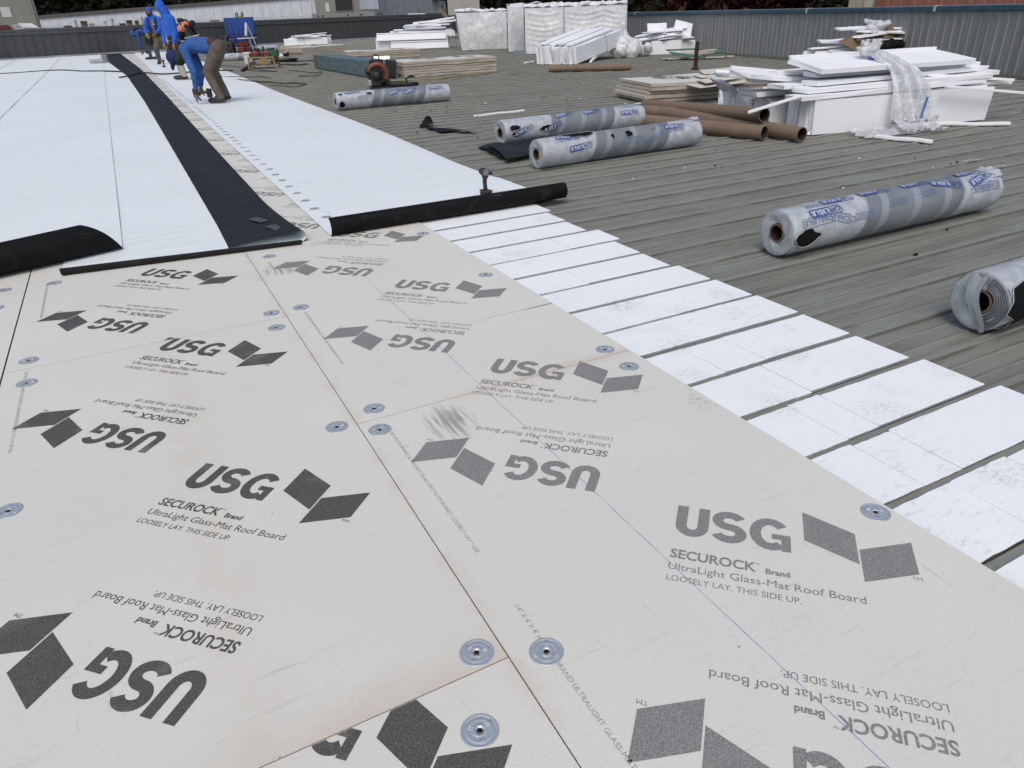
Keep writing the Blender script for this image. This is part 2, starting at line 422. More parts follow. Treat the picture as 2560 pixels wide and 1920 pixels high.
def logo_at(parent, X, Y, flip, mesh, box=None):       # X, Y: world spot of the top left tip of the U
    a = -PI/4 + (PI if flip else 0)
    M = Matrix.Translation((X, Y, 0)) @ Matrix.Rotation(a, 4, 'Z') @ Matrix.Translation((0, -.134, 0))
    M = Matrix.Translation(-Vector(parent.location)) @ M
    me = mesh
    if box:
        x0, x1, y0, y1 = [c-(parent.location.x if i < 2 else parent.location.y) for i, c in enumerate(box)]
        cs = [M @ v.co for v in mesh.vertices]
        ins = [x0+.004 < c.x < x1-.004 and y0+.004 < c.y < y1-.004 for c in cs]
        if not any(ins): return
        if not all(ins):
            me = mesh.copy(); bm = bmesh.new(); bm.from_mesh(me)
            I = M.inverted()
            for co, no in (((x0+.004, 0, 0), (-1, 0, 0)), ((x1-.004, 0, 0), (1, 0, 0)), ((0, y0+.003, 0), (0, -1, 0)), ((0, y1-.003, 0), (0, 1, 0))):
                bmesh.ops.bisect_plane(bm, geom=bm.verts[:]+bm.edges[:]+bm.faces[:], plane_co=I @ Vector(co), plane_no=I.to_3x3() @ Vector(no), clear_outer=True)
            bm.to_mesh(me); bm.free()
    o = bpy.data.objects.new('printed_mark', me); COL.objects.link(o); o.parent = parent; o.matrix_local = M
    return o
FT4 = 1.2192
def board(x0, y0, label, group, logos, mesh_ink, L=2.4384, wd=FT4):
    o = thing('roof_board', label, 'roof board', (x0, y0, 0), 0, group)
    m = MB(); g = .0016
    m.box(g, wd-g, g, L-g, -.0064, 0)
    p = m.build('board', [M_BOARD, M_EDGE], o)
    for f in p.data.polygons:
        if abs(f.normal.z) < .5: f.material_index = 1
    for X, Y, fl in logos:
        logo_at(o, X, Y, fl, mesh_ink, (x0, x0+wd, y0, y0+L))
    return o
GB = 'printed roof boards laid over the deck'
def lg(ux, uy, fx, fy, ks): return [(ux, uy+FT4*k, False) for k in ks]+[(fx, fy+FT4*k, True) for k in ks]
R = range(-3, 5)
B_R0 = board(0, 1.212-2.4384, 'nearest right board, blue chalk line running through its grey printing', GB, [(.70, .25, False), (.69, 1.437, False), (.52, .43, True), (.52, -.79, True), (.70, -.97, False)], logo_g)
B_R1 = board(0, 1.212, 'right board whose near joint cuts through a grey printed mark, black rubbed streak at its far end', GB, [(.69, 1.437, False), (.69, 2.64, False), (.525, 1.605, True), (.525, 2.81, True), (.69, 3.86, False)], logo_g)
lg0 = lg(-.52, 1.225, -.705, 1.405, R)
B_L1 = board(-FT4, 0, 'left board with four dark printed marks and a tan water stain down its middle', GB, lg0, logo_d)
B_L0 = board(-FT4, -2.4384, 'board at the bottom edge whose dark print is cut by the joint above it', GB, lg(-.53, .245, -.705, .43, R), logo_d)
B_L2 = board(-FT4, 2.4384, 'left board running under the curled black and white sheet edge', GB, lg(-.545, 3.69, -.70, 2.62+FT4, (-1, 0, 1)), logo_d)
B_M1 = board(-2*FT4-.004, 1.22, 'board at the left picture edge, its printing out of view', GB, [], logo_d)
B_M2 = board(-2*FT4-.004, 1.22+2.4384, 'board at the left edge under the big black curl', GB, [], logo_d)
names = ['first', 'second', 'third', 'fourth', 'fifth', 'sixth', 'seventh', 'eighth', 'ninth', 'tenth', 'eleventh', 'twelfth', 'thirteenth', 'fourteenth', 'fifteenth', 'sixteenth', 'seventeenth', 'eighteenth']
for k in range(17):
    y0 = 1.212+2.4384*(k+1)
    board(0, y0, '%s board of the bare strip beside the black flap, counted from the near end' % names[k], GB,
          lg(.69, 2.63+FT4*2*k, .525, 2.80+FT4*2*k, (0, 1, 2)), logo_g)
# dotted factory line printed along the right boards' edge
def dotted(parent, x, y, body, mat):
    vs, fs = text_bm(body, 0.0125, 0, sx=1.12)
    m = MB(); m.add([(v.y, -v.x, .0006) for v in vs], fs)
    o = m.build('printed_line', mat, parent); o.location = (x-parent.location.x, y-parent.location.y, 0)
dotted(B_R0, .085, 1.14, 'USG SECUROCK BRAND ULTRALIGHT GLASS-MAT ROOF BOARD * LOOSELY LAY * USE', INK_L)
dotted(B_R0, .085, .135, '1/4" X 4\' X 8\' (6.4 MM X', INK_L)
dotted(B_R0, .085, -.05, '* BRAND ULTRALIGHT GLASS-MAT ROOF BOARD', INK_L)
dotted(B_R1, .088, 2.44, 'USG SECUROCK BRAND ULTRALIGHT GLASS-MAT ROOF BOARD 1/4" X 4\' X 8\'', INK_L)
dotted(B_R1, .088, 3.4, 'GLASS-MAT ROOF BOARD', INK_L)
dotted(B_L1, -1.135, 2.40, 'USG SECUROCK BRAND ULTRALIGHT GLASS-MAT ROOF BOARD 1/4" X 4\' X 8\' USG', INK_L)
dotted(B_L2, -1.12, 3.70, 'USG SECUROCK BRAND ULTRALIGHT GLASS-MAT ROOF BOARD', INK_L)
# ---------------------------------------------------------------- plates
def plate_meshes():
    m = MB()
    m.lathe([(.0405, .0004), (.0405, .0016), (.039, .0022), (.036, .0022), (.0345, .0012), (.030, .0012), (.0285, .0022), (.024, .0022), (.0225, .0016), (.0155, .0014), (.014, .0026), (.0115, .003), (.0095, .001), (.0065, -.0005)], 36)
    for k in range(3):
        a = PI/2+2*PI*k/3
        for d in (-.0028, .0028):
            n = Vector((-math.sin(a), math.cos(a), 0))*d; u = Vector((math.cos(a), math.sin(a), 0))
            m.bar(n+u*.0145+Vector((0, 0, .002)), n+u*.0335+Vector((0, 0, .002)), .0014, .0022)
    me = m.mesh('plate_disc', M_ZINC, True)
    s = MB(); s.lathe([(.0005, .0035), (.0035, .0034), (.0062, .002), (.0066, .0003)], 12)
    for k in range(2): s.bar((-.003, 0, .0037), (.003, 0, .0037), .0012, .0006, )
    return me, s.mesh('screw_head', M_SCREW, True)
PD, PS = plate_meshes()
def plate(x, y, label, rz, z=.0003):
    o = thing('fastener_plate', label, 'fastener plate', (x, y, z), rz, 'round metal fastener plates on the boards')
    for n, me in (('disc', PD), ('screw', PS)):
        c = bpy.data.objects.new(n, me); COL.objects.link(c); c.parent = o
    return o
for x, y, l, rz in [(-.06, .047, 'near round plate just left of the long joint, above the cross joint', .4), (.083, -.03, 'near round plate just right of the long joint, over dotted print', 1.55),
    (-.14, -.14, 'nearest round plate, alone below the cross joint at the bottom', .8), (.09, 1.29, 'round plate just above the right cross joint, beside the long joint', .2),
    (.06, 1.13, 'round plate just below the right cross joint, beside the long joint', 1), (-.07, 1.23, 'round plate left of the long joint across from the right cross joint', .5),
    (.09, 2.52, 'round plate at the top of the faint dotted print, right of the long joint', .1), (1.13, 1.27, 'round plate near the foam edge, above a joint and the printed parallelograms', .3),
    (1.12, 1.08, 'round plate near the foam edge, touching the tip of a printed parallelogram', .9), (1.12, 2.45, 'round plate near the foam edge with a dark curved scratch around it', .6),
    (-.06, 2.52, 'upper of two plates beside the long joint, above the tan stained cross joint', .7), (-.075, 2.31, 'lower of two plates beside the long joint, under the tan stained cross joint', .2),
    (-1.13, 2.53, 'round plate at the left, just above the left cross joint', 1.2), (-1.12, 2.27, 'round plate at the left, just below the left cross joint', .5),
    (-1.08, 3.72, 'round plate at the left in the shade of the black lip', .3), (-1.335, 3.74, 'farther of two plates cut by the left picture edge', .1), (-1.345, 3.42, 'nearer of two plates cut by the left picture edge', .8),
    (-1.10, 1.26, 'round plate half cut by the left picture edge, level with the dark lettering', 1.9), (1.165, -.06, 'large round plate by the foam edge near two grey printed parallelograms', .35),
    (.12, 3.53, 'round plate below the fold of the black flap', .2), (1.13, 3.46, 'round plate just in front of the long black curl', .5)]:
    plate(x, y, l, rz)
# ---------------------------------------------------------------- foam filler strips between the ribs
random.seed(3)
order = ['nearest', 'second', 'third', 'fourth', 'fifth', 'sixth', 'seventh', 'eighth', 'ninth', 'tenth', 'eleventh', 'twelfth', 'thirteenth', 'fourteenth', 'fifteenth']
cuts = {-2: [1.62], -1: [1.50, 1.78], 0: [1.42, 1.60], 1: [1.44, 1.60], 2: [1.52, 1.60], 3: [1.44, 1.66], 4: [], 5: [1.7], 7: [1.55], 9: [1.8]}
rights = {-2: 2.4, -1: 2.3, 0: 2.24, 1: 2.20, 2: 2.17, 3: 2.17}
for k in range(-2, 13):
    y0 = -.05+PIT*k+.0150; y1 = -.05+PIT*(k+1)-.0150
    xs = [1.08]+cuts.get(k, [])+[rights.get(k, 2.14+random.uniform(-.03, .05))]
    for i in range(len(xs)-1):
        lab = '%s foam strip from the picture bottom' % order[k+2]
        if len(xs) > 2: lab += [', its piece against the boards', ', its middle piece' if len(xs) > 3 else ', its outer piece', ', its outer piece'][i]
        else: lab = 'uncut '+lab
        n = 9; m = MB()
        j0, j1 = random.uniform(-.006, .006), random.uniform(-.006, .006)
        top = -.0085-random.random()*.002
        def edge(x, s): return s*(.0012*math.sin(37*x+k)+random.uniform(-.0008, .0008))
        e0 = [edge(i*.1, 1) for i in range(n)]; e1 = [edge(i*.1, 1) for i in range(n)]
        a0, a1 = xs[i]+.0025, xs[i+1]-.0025
        poly = [(a0+(a1-a0)*q/(n-1), y0+j0+e0[q]) for q in range(n)]+[(a0+(a1-a0)*q/(n-1)+random.uniform(-.003, .003), y1+j1+e1[q]) for q in range(n-1, -1, -1)]
        m.prism(poly, -.034, top)
        np_ = len(poly)                              # undercut sides
        for q in range(np_): m.v[q] = m.v[q]+Vector((0, .012 if q < n else -.012, 0))
        tag(m.build('foam_strip', M_FOAM, bevel=.002, seg=1), lab, 'foam strip', 'white foam strips between the deck ribs')
# ---------------------------------------------------------------- white sheets with their curled ends
def interp(tab, y):
    if y <= tab[0][0]: return tab[0][1]
    for (a, u), (c, v) in zip(tab, tab[1:]):
        if y <= c: return u+(v-u)*(y-a)/(c-a)
    return tab[-1][1]
def solid(o, th=.0016):
    s = o.modifiers.new('thick', 'SOLIDIFY'); s.thickness = th; s.offset = -1; s.material_offset = 1; s.material_offset_rim = 1
    e = o.modifiers.new('crease', 'EDGE_SPLIT'); e.split_angle = .7
    return o
def sheet(name, left, right, yf, yb, r, tmax, mats, label, group, nx=14, z0=.004, skew=0, drop=False, curl=True):
    # yf(x): where the flat part ends and the curl starts; rows run from the far end to the lip
    ys = [yb]; y = yb
    while y > 4.9: y -= max(.12, (y-4)*.07); ys.append(y)
    m = MB(); rows = []
    for y in ys:
        if y < 4.8: continue
        row = []
        for i in range(nx):
            u = i/(nx-1); xl, xr = interp(left, y), interp(right, y); x = xl+(xr-xl)*u
            z = z0+.0015*math.sin(y*1.7+x*2.1)+.001*math.sin(y*4.3-x*5)+.0025
            if drop and x > 1.24: z = z0-.004*(min(1, (x-1.24)/.2))
            if drop and x > 2.2: z -= .014*min(1, (x-2.2)/.25)**2
            row.append((x, y, z))
        rows.append(row)
    ylast = rows[-1][0][1]
    for q in range(1, 9):
        row = []
        for i in range(nx):
            u = i/(nx-1)
            xl, xr = interp(left, 4.3), interp(right, 4.3); x = xl+(xr-xl)*u
            y = ylast+(yf(x)-ylast)*q/8
            xl, xr = interp(left, y), interp(right, y); x = xl+(xr-xl)*u
            row.append((x, y, z0+.001))
        rows.append(row)
    if curl:
        N = 16
        base = rows[-1]
        for q in range(1, N+1):
            row = []
            for i in range(nx):
                x, y, z = base[i]; rr = r; t = tmax*q/N
                if skew: x -= skew*(q/N)**2.6*max(0, (x+1.6)/.9)
                row.append((x, y-rr*math.sin(t), z+rr*(1-math.cos(t))))
            rows.append(row)
    vs = [v for row in rows for v in row]
    n = len(rows)
    m.add(vs, [(i*nx+j, (i+1)*nx+j, (i+1)*nx+j+1, i*nx+j+1) for i in range(n-1) for j in range(nx-1)])
    o = m.build(name, mats, smooth=True)
    solid(o)
    return tag(o, label, 'roofing sheet', group)
GS = 'white roofing sheets rolled out on the boards'
A_L = [(3.4, .572), (4, .578), (10.3, .59), (17, .62), (27.7, .72), (42, .86), (47, .95)]
A_R = [(3.4, 2.50), (4.2, 2.37), (5.7, 2.36), (8, 2.47), (11.5, 2.5), (15.7, 2.53), (21, 2.67), (27, 2.76), (47, 3.0)]
sheet('membrane_sheet', A_L, A_R, lambda x: 3.775+.0*x, 46.5, .061, math.radians(168), [M_WHITE, M_BLACK],
      'scuffed white sheet right of the bare boards, its front end curled up black', GS, nx=22, drop=True)
C_R = [(3.4, -.69), (4.3, -.70), (28, -.68), (47, -.72)]; C_L = [(3.4, -2.7), (47, -2.9)]
sheet('membrane_sheet', C_L, C_R, lambda x: 4.285+(x+.7)*.33, 46.0, .098, math.radians(155), [M_WHITE2, M_BLACK],
      'wide clean white sheet at the left, its front rolled into a thick black curl', GS, nx=24, z0=.012, skew=.20)
def flat(name, left, right, y0, y1, z, label):
    m = MB(); N = 40
    def fn(u, v):
        y = y0+(y1-y0)*u; xl, xr = interp(left, y), interp(right, y)
        return (xl+(xr-xl)*v, y, z+.002*math.sin(y*2+v*5))
    m.grid(fn, N, 8, flip=True)
    return tag(solid(m.build(name, [M_WHITE2, M_BLACK], smooth=True)), label, 'roofing sheet', GS)
flat('membrane_sheet', [(6, -4.5), (47, -4.6)], [(6, -2.28), (14, -2.32), (32, -2.42), (47, -2.62)], 6, 45.4, .022, 'white sheet at the far left between two dark diagonal seams')
flat('membrane_sheet', [(20, -9), (47, -9)], [(20, -4.1), (34, -4.25), (47, -4.55)], 20, 44.8, .032, 'white sheet in the far left corner beyond the last seam')
# middle sheet: right side folded back over itself so that the black underside shows
b = MB(); NX = 12
def bx_r(y): return interp([(3.6, .385), (5, .37), (10.5, .395), (16, .43), (26, .455), (28.5, .45), (47, .22)], y)
def bx_f(y): return interp([(3.6, -.085), (4.5, -.07), (11, -.05), (15.4, -.04), (24.5, -.08), (41.5, -.66), (47, -.75)], y)
def bl(y): return -1.045 if y < 8 else -1.0
ys = []; y = 46.0
while y > 4.6: ys.append(y); y -= max(.1, (y-4)*.06)
ys += [4.5, 4.3, 4.15, 4.0]
rows = []
for y in ys:
    rows.append([(bl(y)+(bx_r(y)-.02-bl(y))*i/(NX-1), y, .006) for i in range(NX)])
def bfront(x): return 3.86-(x+1.04)*.125
for q in range(1, 4):
    rows.append([(x, 4.0+(bfront(x)-4.0)*q/3, .006) for x, _, _ in rows[len(ys)-1]])
for q in range(1, 10):
    t = math.radians(112)*q/9
    rows.append([(x, bfront(x)-.034*math.sin(t)*(1-.35*(x+1.04)/1.4), .006+.034*(1-math.cos(t))*(1-.35*(x+1.04)/1.4)) for x, _, _ in rows[len(ys)-1]])
b.add([v for r_ in rows for v in r_], [(i*NX+j, (i+1)*NX+j, (i+1)*NX+j+1, i*NX+j+1) for i in range(len(rows)-1) for j in range(NX-1)])
# the fold and the flap
NF = 16; fr = []
for y in ys+[3.9, 3.8, 3.735]:
    k = max(0, min(1, (5.2-y)/1.5)); rr = .009+.028*k*k
    row = []
    xr = bx_r(y)-.02
    for i in range(8):
        t = PI*i/7; row.append((xr+rr*math.sin(t)*1.3, y, .006+rr*(1-math.cos(t))))
    for i in range(1, NF-7):
        u = i/(NF-8); wob = .004*math.sin(y*2.3+u*4)
        row.append((xr+(bx_f(y)-xr)*u, y-(.03*u if y < 3.85 else 0)*-3, max(.0105, .006+2*rr*(1-u**1.5)+.005+wob*(1-u))))
    fr.append(row)
b.add([v for r_ in fr for v in r_], [(i*NF+j, (i+1)*NF+j, (i+1)*NF+j+1, i*NF+j+1) for i in range(len(fr)-1) for j in range(NF-1)])
o = b.build('membrane_sheet', [M_WHITE2, M_BLACK2], smooth=True); solid(o)
tag(o, 'white sheet in the middle with its right side folded back as a long black flap', 'roofing sheet', GS)
M_TAPE = simple('grey_tape', (.06, .064, .068), .4, var=.2, scale=60)
for (x, y, a) in ((.20, 4.32, .35), (.255, 3.98, .25)):
    m = MB(); m.box(-.035, .035, -.085, .085, 0, .0012)
    t_ = m.build('tape_patch', M_TAPE, o); t_.location = (x, y, .062 if y < 4.2 else .05); t_.rotation_euler = (0, .0, a)
# seam plates along the edge of the scuffed sheet
m = MB(); m.lathe([(.001, .0042), (.010, .0036), (.016, .0046), (.026, .0042), (.0285, .0016)], 16)
SP = m.mesh('seam_plate', simple('dull_steel', (.36, .38, .40), .5, .25, .15, 40), True)
for k in range(58):
    y = 3.96+.3200*k
    if abs(y-13.9) < .1: continue
    o = bpy.data.objects.new('seam_plate', SP); COL.objects.link(o)
    o.location = (.672+.0035*max(0, y-6)+random.uniform(-.008, .008), y, .0065); o.scale = (1.25, .9, 1)
    tag(o, 'small oval metal plate in the long row along the scuffed white sheet\'s left edge', 'seam plate', 'row of small seam plates')
# ---------------------------------------------------------------- membrane rolls in printed film
def film_mat():
    t = NT('printed_film'); p = t.pos(True); x, y, z = t.sep(p)
    ang = t.math('ARCTAN2', z, t.math('MULTIPLY', y, -1.0))
    hel = t.math('ADD', x, t.math('MULTIPLY', ang, -.05))
    endm = t.math('MAXIMUM', t.ramp(hel, .58, .60, 1, 0), t.ramp(hel, 1.50, 1.52, 0, 1))
    cr = t.noise(t.vm(p, (1, 1, 1)), 14, 4, .6, .8)
    grey = t.mix(t.ramp(t.noise(p, 3, 2), .3, .7), (.155, .175, .195), (.20, .22, .24))
    milky = t.mix(t.ramp(cr, .35, .65), (.33, .36, .39), (.47, .50, .53))
    band = t.ramp(t.math('PINGPONG', hel, .15), .112, .122, 0, 1)
    mid = t.mix(t.math('MULTIPLY', band, .8), grey, (.29, .315, .345))
    c = t.mix(endm, mid, milky)
    lines = t.math('MULTIPLY', t.ramp(t.noise(t.vm(p, (1, 60, 60)), 1.2, 2), .58, .66), t.ramp(t.noise(p, 6, 2), .5, .6))
    c = t.mix(t.math('MULTIPLY', lines, .15), c, (.20, .25, .36))
    c = t.mix(t.math('MULTIPLY', t.ramp(t.noise(t.vm(p, (14, 5, 5), .4), 2.0, 3, .7), .62, .74), .06), c, (.72, .75, .79))
    t.bump(t.math('ADD', cr, t.noise(p, 70, 3)), .25, .006)
    return t.fin(c, .32, 0, .5)
M_FILM = film_mat()
M_FILMG = simple('grey_film', (.33, .36, .39), .35, var=.15, scale=14, bump=.4)
M_PRINTB = simple('blue_print', (.06, .105, .28), .4, var=.25, scale=30)
M_PRINTW = simple('pale_print', (.62, .65, .72), .4, var=.1, scale=30)
M_PRINTF = simple('faint_blue_print', (.19, .24, .36), .4, var=.25, scale=40)
M_CARD = simple('cardboard', (.17, .115, .072), .85, var=.15, scale=7, bump=.1)
M_CARDT = simple('cardboard_tube', (.175, .125, .085), .8, var=.10, scale=9, bump=.08)
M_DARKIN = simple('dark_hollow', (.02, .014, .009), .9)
def wrapbm(vf, x0, phi0, r, flip=True):
    # lay flat artwork (x along the roll, y round it) on the roll
    vs, fs = vf; out = []
    for v in vs:
        xx, yy = (-v.x, -v.y) if flip else (v.x, v.y)
        a = phi0 + yy/r
        out.append((x0+xx, -math.cos(a)*r, math.sin(a)*r))
    return out, fs
def fine(vf, step=.012):
    # subdivide wide faces so that they can follow the round
    bm = bmesh.new(); vs, fs = vf
    bv = [bm.verts.new(v) for v in vs]
    for f in fs:
        try: bm.faces.new([bv[i] for i in f])
        except ValueError: pass
    ymin = min(v[1] for v in vs); ymax = max(v[1] for v in vs); y = ymin+step
    while y < ymax:
        bmesh.ops.bisect_plane(bm, geom=bm.verts[:]+bm.edges[:]+bm.faces[:], plane_co=(0, y, 0), plane_no=(0, 1, 0)); y += step
    bm.verts.index_update()
    o = [v.co.copy() for v in bm.verts], [tuple(v.index for v in f.verts) for f in bm.faces]
    bm.free(); return o
def rrect(w, h, r, n=5):
    pts = []
    for cx, cy, a0 in ((w-r, h-r, 0), (r, h-r, 90), (r, r, 180), (w-r, r, 270)):
        pts += [(cx+r*math.cos(math.radians(a0+90*i/n)), cy+r*math.sin(math.radians(a0+90*i/n))) for i in range(n+1)]
    return pts
W_ART = fine(text_bm('CARLISLE', .030, .012, .235))
W_LET = list(text_bm('LISLE', .030, .012, .140)); W_CAR = text_bm('CAR', .030, .012, .088)
def art_carlisle(m, x0, phi, r, faint=False, tilt=0):
    ct, st = math.cos(tilt), math.sin(tilt)
    def put(vs, fs, mi, dr):
        vs = [Vector((v[0]*ct-v[1]*st, v[0]*st+v[1]*ct, 0)) for v in vs]
        vs, fs = fine((vs, fs)); a, f = wrapbm((vs, fs), x0, phi, r+dr)
        m.mi = mi; m.add(a, f)
    o = rrect(.262, .058, .018); i = [(.005+x*.962, .0045+y*.845) for x, y in o]
    n = len(o)
    put([Vector((x, y, 0)) for x, y in o+i], [(k, (k+1) % n, n+(k+1) % n, n+k) for k in range(n)], 2 if faint else 0, .0016)
    if not faint:
        put([Vector(q+(0,)) for q in ((.106, .0045), (.257, .0045), (.257, .0535), (.106, .0535))], [(0, 1, 2, 3)], 0, .0018)
        vs, fs = W_LET; put([Vector((v.x+.112, v.y+.0135, 0)) for v in vs], fs, 1, .0028)
        vs, fs = W_CAR; put([Vector((v.x+.012, v.y+.0135, 0)) for v in vs], fs, 0, .0022)
    else:
        vs, fs = W_ART; put([Vector((v[0]+.013, v[1]+.0135, 0)) for v in vs], fs, 2, .0022)
def art_lines(m, x0, phi, r, n=3, L=.2, mi=2):
    rnd = random.Random(int(x0*1000)+int(phi*100))
    for k in range(n):
        x = 0; y = -.013*k
        while x < L*(1-.18*(k % 2)):
            d = rnd.uniform(.012, .035)
            a, f = wrapbm(([Vector((x, y, 0)), Vector((x+d, y, 0)), Vector((x+d, y+.0055, 0)), Vector((x, y+.0055, 0))], [(0, 1, 2, 3)]), x0, phi, r+.0016)
            m.mi = mi; m.add(a, f); x += d+.006
def roll(loc, rz, L, r, label, marks, holes=(), torn=None, ragged=True, core=.053, seed=1):
    o = thing('membrane_roll', label, 'membrane roll', loc, rz, 'film wrapped rolls of roofing membrane')
    rnd = random.Random(seed); N = 48; K = 60
    m = MB(); vs = []
    for i in range(K+1):
        x = L*i/K
        for k in range(N):
            a = 2*PI*k/N
            e = min(x, L-x)
            wr = .0022*math.sin(a*5+x*31+seed)*math.sin(x*17+a*2) + .0012*math.sin(a*13+x*57)
            if e < .45: wr *= 1.8
            rr = r+wr*.7-(.004 if e < .002 else 0)
            vs.append((x, -math.cos(a)*rr, math.sin(a)*rr))
    m.add(vs, [(i*N+k, i*N+(k+1) % N, (i+1)*N+(k+1) % N, (i+1)*N+k) for i in range(K) for k in range(N)])
    # ends: turned-in film with soft rings
    for s, xe in ((0, 0), (1, L)):
        d = -1 if s == 0 else 1
        prof = [(r-.004, 0), (r-.012, .004), (r*.8, .002), (r*.66, .005), (r*.58, .001), (core+.012, .003), (core+.004, 0)]
        vs = []
        for q, (pr, px) in enumerate(prof):
            for k in range(N):
                a = 2*PI*k/N; j = 1+.03*math.sin(a*3+q*1.3+seed)*(q > 1)
                vs.append((xe+d*px+(.004*math.sin(a*4+q+seed) if q > 1 else 0), -math.cos(a)*pr*j, math.sin(a)*pr*j))
        f = [(q*N+k, (q+1)*N+k, (q+1)*N+(k+1) % N, q*N+(k+1) % N) for q in range(len(prof)-1) for k in range(N)]
        m.mi = 1; m.add(vs, f if s == 0 else [g[::-1] for g in f])
    m.build('film_wrap', [M_FILM, M_FILMG], o, smooth=True)
    c = MB(); c.mi = 0
    q = PI/2; M = Matrix.Rotation(PI/2, 4, 'Y')
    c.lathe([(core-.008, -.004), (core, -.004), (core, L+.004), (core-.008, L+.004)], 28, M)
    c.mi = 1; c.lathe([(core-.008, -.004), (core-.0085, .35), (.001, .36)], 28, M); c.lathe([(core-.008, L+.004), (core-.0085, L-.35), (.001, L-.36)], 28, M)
    c.build('core_tube', [M_CARD, M_DARKIN], o, smooth=True, angle=.6)
    for k in marks:
        p = MB()
        if k[0] == 'C': art_carlisle(p, k[1], math.radians(k[2]+max(0, min(12, 98-k[2]))), r+.003, k[3] if len(k) > 3 else False, k[4] if len(k) > 4 else 0)
        else: art_lines(p, k[1], math.radians(k[2]+max(0, min(8, 98-k[2]))), r+.003, k[3], k[4])
        p.build('printed_lettering', [M_PRINTB, M_PRINTW, M_PRINTF], o)
    for hx, ph, w, h in holes:
        hm = MB(); n = 20; ph = math.radians(ph); rng = [1+rnd.uniform(-.16, .16) for _ in range(n)]
        vs = [(hx, -math.cos(ph)*(r+.006), math.sin(ph)*(r+.006))]
        for ring in (.55, 1):
            for k in range(n):
                a = 2*PI*k/n; dx = w*math.cos(a)*rng[k]*ring; dy = h*math.sin(a)*rng[k]*ring
                al = ph+dy/r; vs.append((hx+dx, -math.cos(al)*(r+.0055), math.sin(al)*(r+.0055)))
        fs = [(0, 1+k, 1+(k+1) % n) for k in range(n)]+[(1+k, 1+n+k, 1+n+(k+1) % n, 1+(k+1) % n) for k in range(n)]
        hm.add(vs, fs); hm.build('torn_hole', M_BLACK, o, smooth=True)
        rm = MB()                                     # lifted edge of the torn film
        rm.tube([(v[0], v[1]*1.012, v[2]*1.012) for v in vs[1+n:]], .0028, 5, closed=True)
        rm.build('torn_edge', M_FILMG, o, smooth=True)
    if ragged:                                        # loose film tail standing off one end
        tm = MB(); n = 10
        a0 = rnd.uniform(.8, 1.6)
        def fn(u, v):
            a = a0+u*1.1; rr = r+.004+.012*v*abs(math.sin(u*9+seed))+.004*v
            return (L-.12*(1-v)*(.4+.6*math.sin(u*7+seed)**2)+.012*v*math.sin(u*5), -math.cos(a)*rr, math.sin(a)*rr)
        tm.grid(fn, 16, 6); tm.build('loose_film', M_FILM, o, smooth=True)
    return o
def yawof(a, b): return math.atan2(b[1]-a[1], b[0]-a[0])
RR = .135
r4 = roll((2.75, 1.88, DZ+RR), 0.0, 1.95, RR, 'roll lying alone on the bare deck, black tear at its near left end',
          [('C', .41, 52, False, .03), ('C', .33, 33, True, .05), ('C', .47, 17, True, -.3), ('C', .57, 82), ('C', .90, 86), ('C', 1.28, 84), ('C', 1.53, 45, False, -.25), ('C', 1.83, 95), ('C', 1.86, 68, False, .25), ('C', 1.9, 28, True),
           ('L', .36, 66, 3, .2), ('L', .5, 70, 2, .18), ('L', .98, 22, 4, .16), ('L', .66, 5, 4, .18), ('L', 1.27, 28, 4, .16), ('L', 1.52, 72, 4, .15), ('L', 1.82, 48, 3, .16), ('L', 1.8, 10, 4, .2)],
          [(.10, -6, .095, .050)], seed=2)
r5 = roll((2.67, .62, DZ+RR), 0.01, 1.93, RR, 'roll cut by the right picture edge, its film ripped open over the black membrane',
          [('C', .48, 66, False, .2), ('C', .75, 60), ('L', .5, 52, 4, .2)], [(.27, -3, .275, .15), (.75, -8, .3, .10)], seed=5)
# torn flap of film hanging over the end of that roll
tm = MB()
tm.grid(lambda u, v: (-.014-.022*math.sin(v*PI)-.012*u, .052-.075*u*(1-.3*v)-.05*v+.018*math.sin(v*5), .122-.245*v+.008*math.sin(u*8)), 7, 14)
tm.build('loose_film', M_FILMG, r5, smooth=True)
em = MB(); nr = 7
em.grid(lambda u, v: (-.006-.003*(int(u*12) % 2), -math.cos(-1.45+2.75*v)*(.062+.062*u), math.sin(-1.45+2.75*v)*(.062+.062*u)), 13, 24)
em.build('membrane_edge', simple('layered_grey_edge', (.13, .145, .16), .5, var=.3, scale=30), r5)
tm = MB(); rg = [random.uniform(-.02, .03) for _ in range(40)]
tm.grid(lambda u, v: (.02+.8*u, -math.cos(-.62-.3*v-rg[int(u*39)]*3)*(RR+.012*(1-v)), math.sin(-.62-.3*v-rg[int(u*39)]*3*(1-v))*(RR+.012*(1-v))), 40, 4)
tm.build('torn_edge', M_FILM, r5, smooth=True)
roll((3.23, 6.45, DZ+RR), yawof((3.3, 6.59), (5.37, 6.71)), 2.0, RR, 'farther roll of the pair beside the tubes, two small black tears at its left',
     [('C', .75, 20, False, .25), ('C', .35, 22, False, .3), ('C', .95, 75, False, .2), ('C', 1.35, 75, False, .2), ('C', 1.88, 30), ('L', 1.9, 80, 4, .3), ('L', 1.88, 55, 3, .22), ('L', .9, 45, 4, .2), ('L', 1.3, 42, 4, .2)],
     [(.12, 22, .07, .03), (.12, -3, .05, .018), (.55, 5, .10, .03)], seed=8)
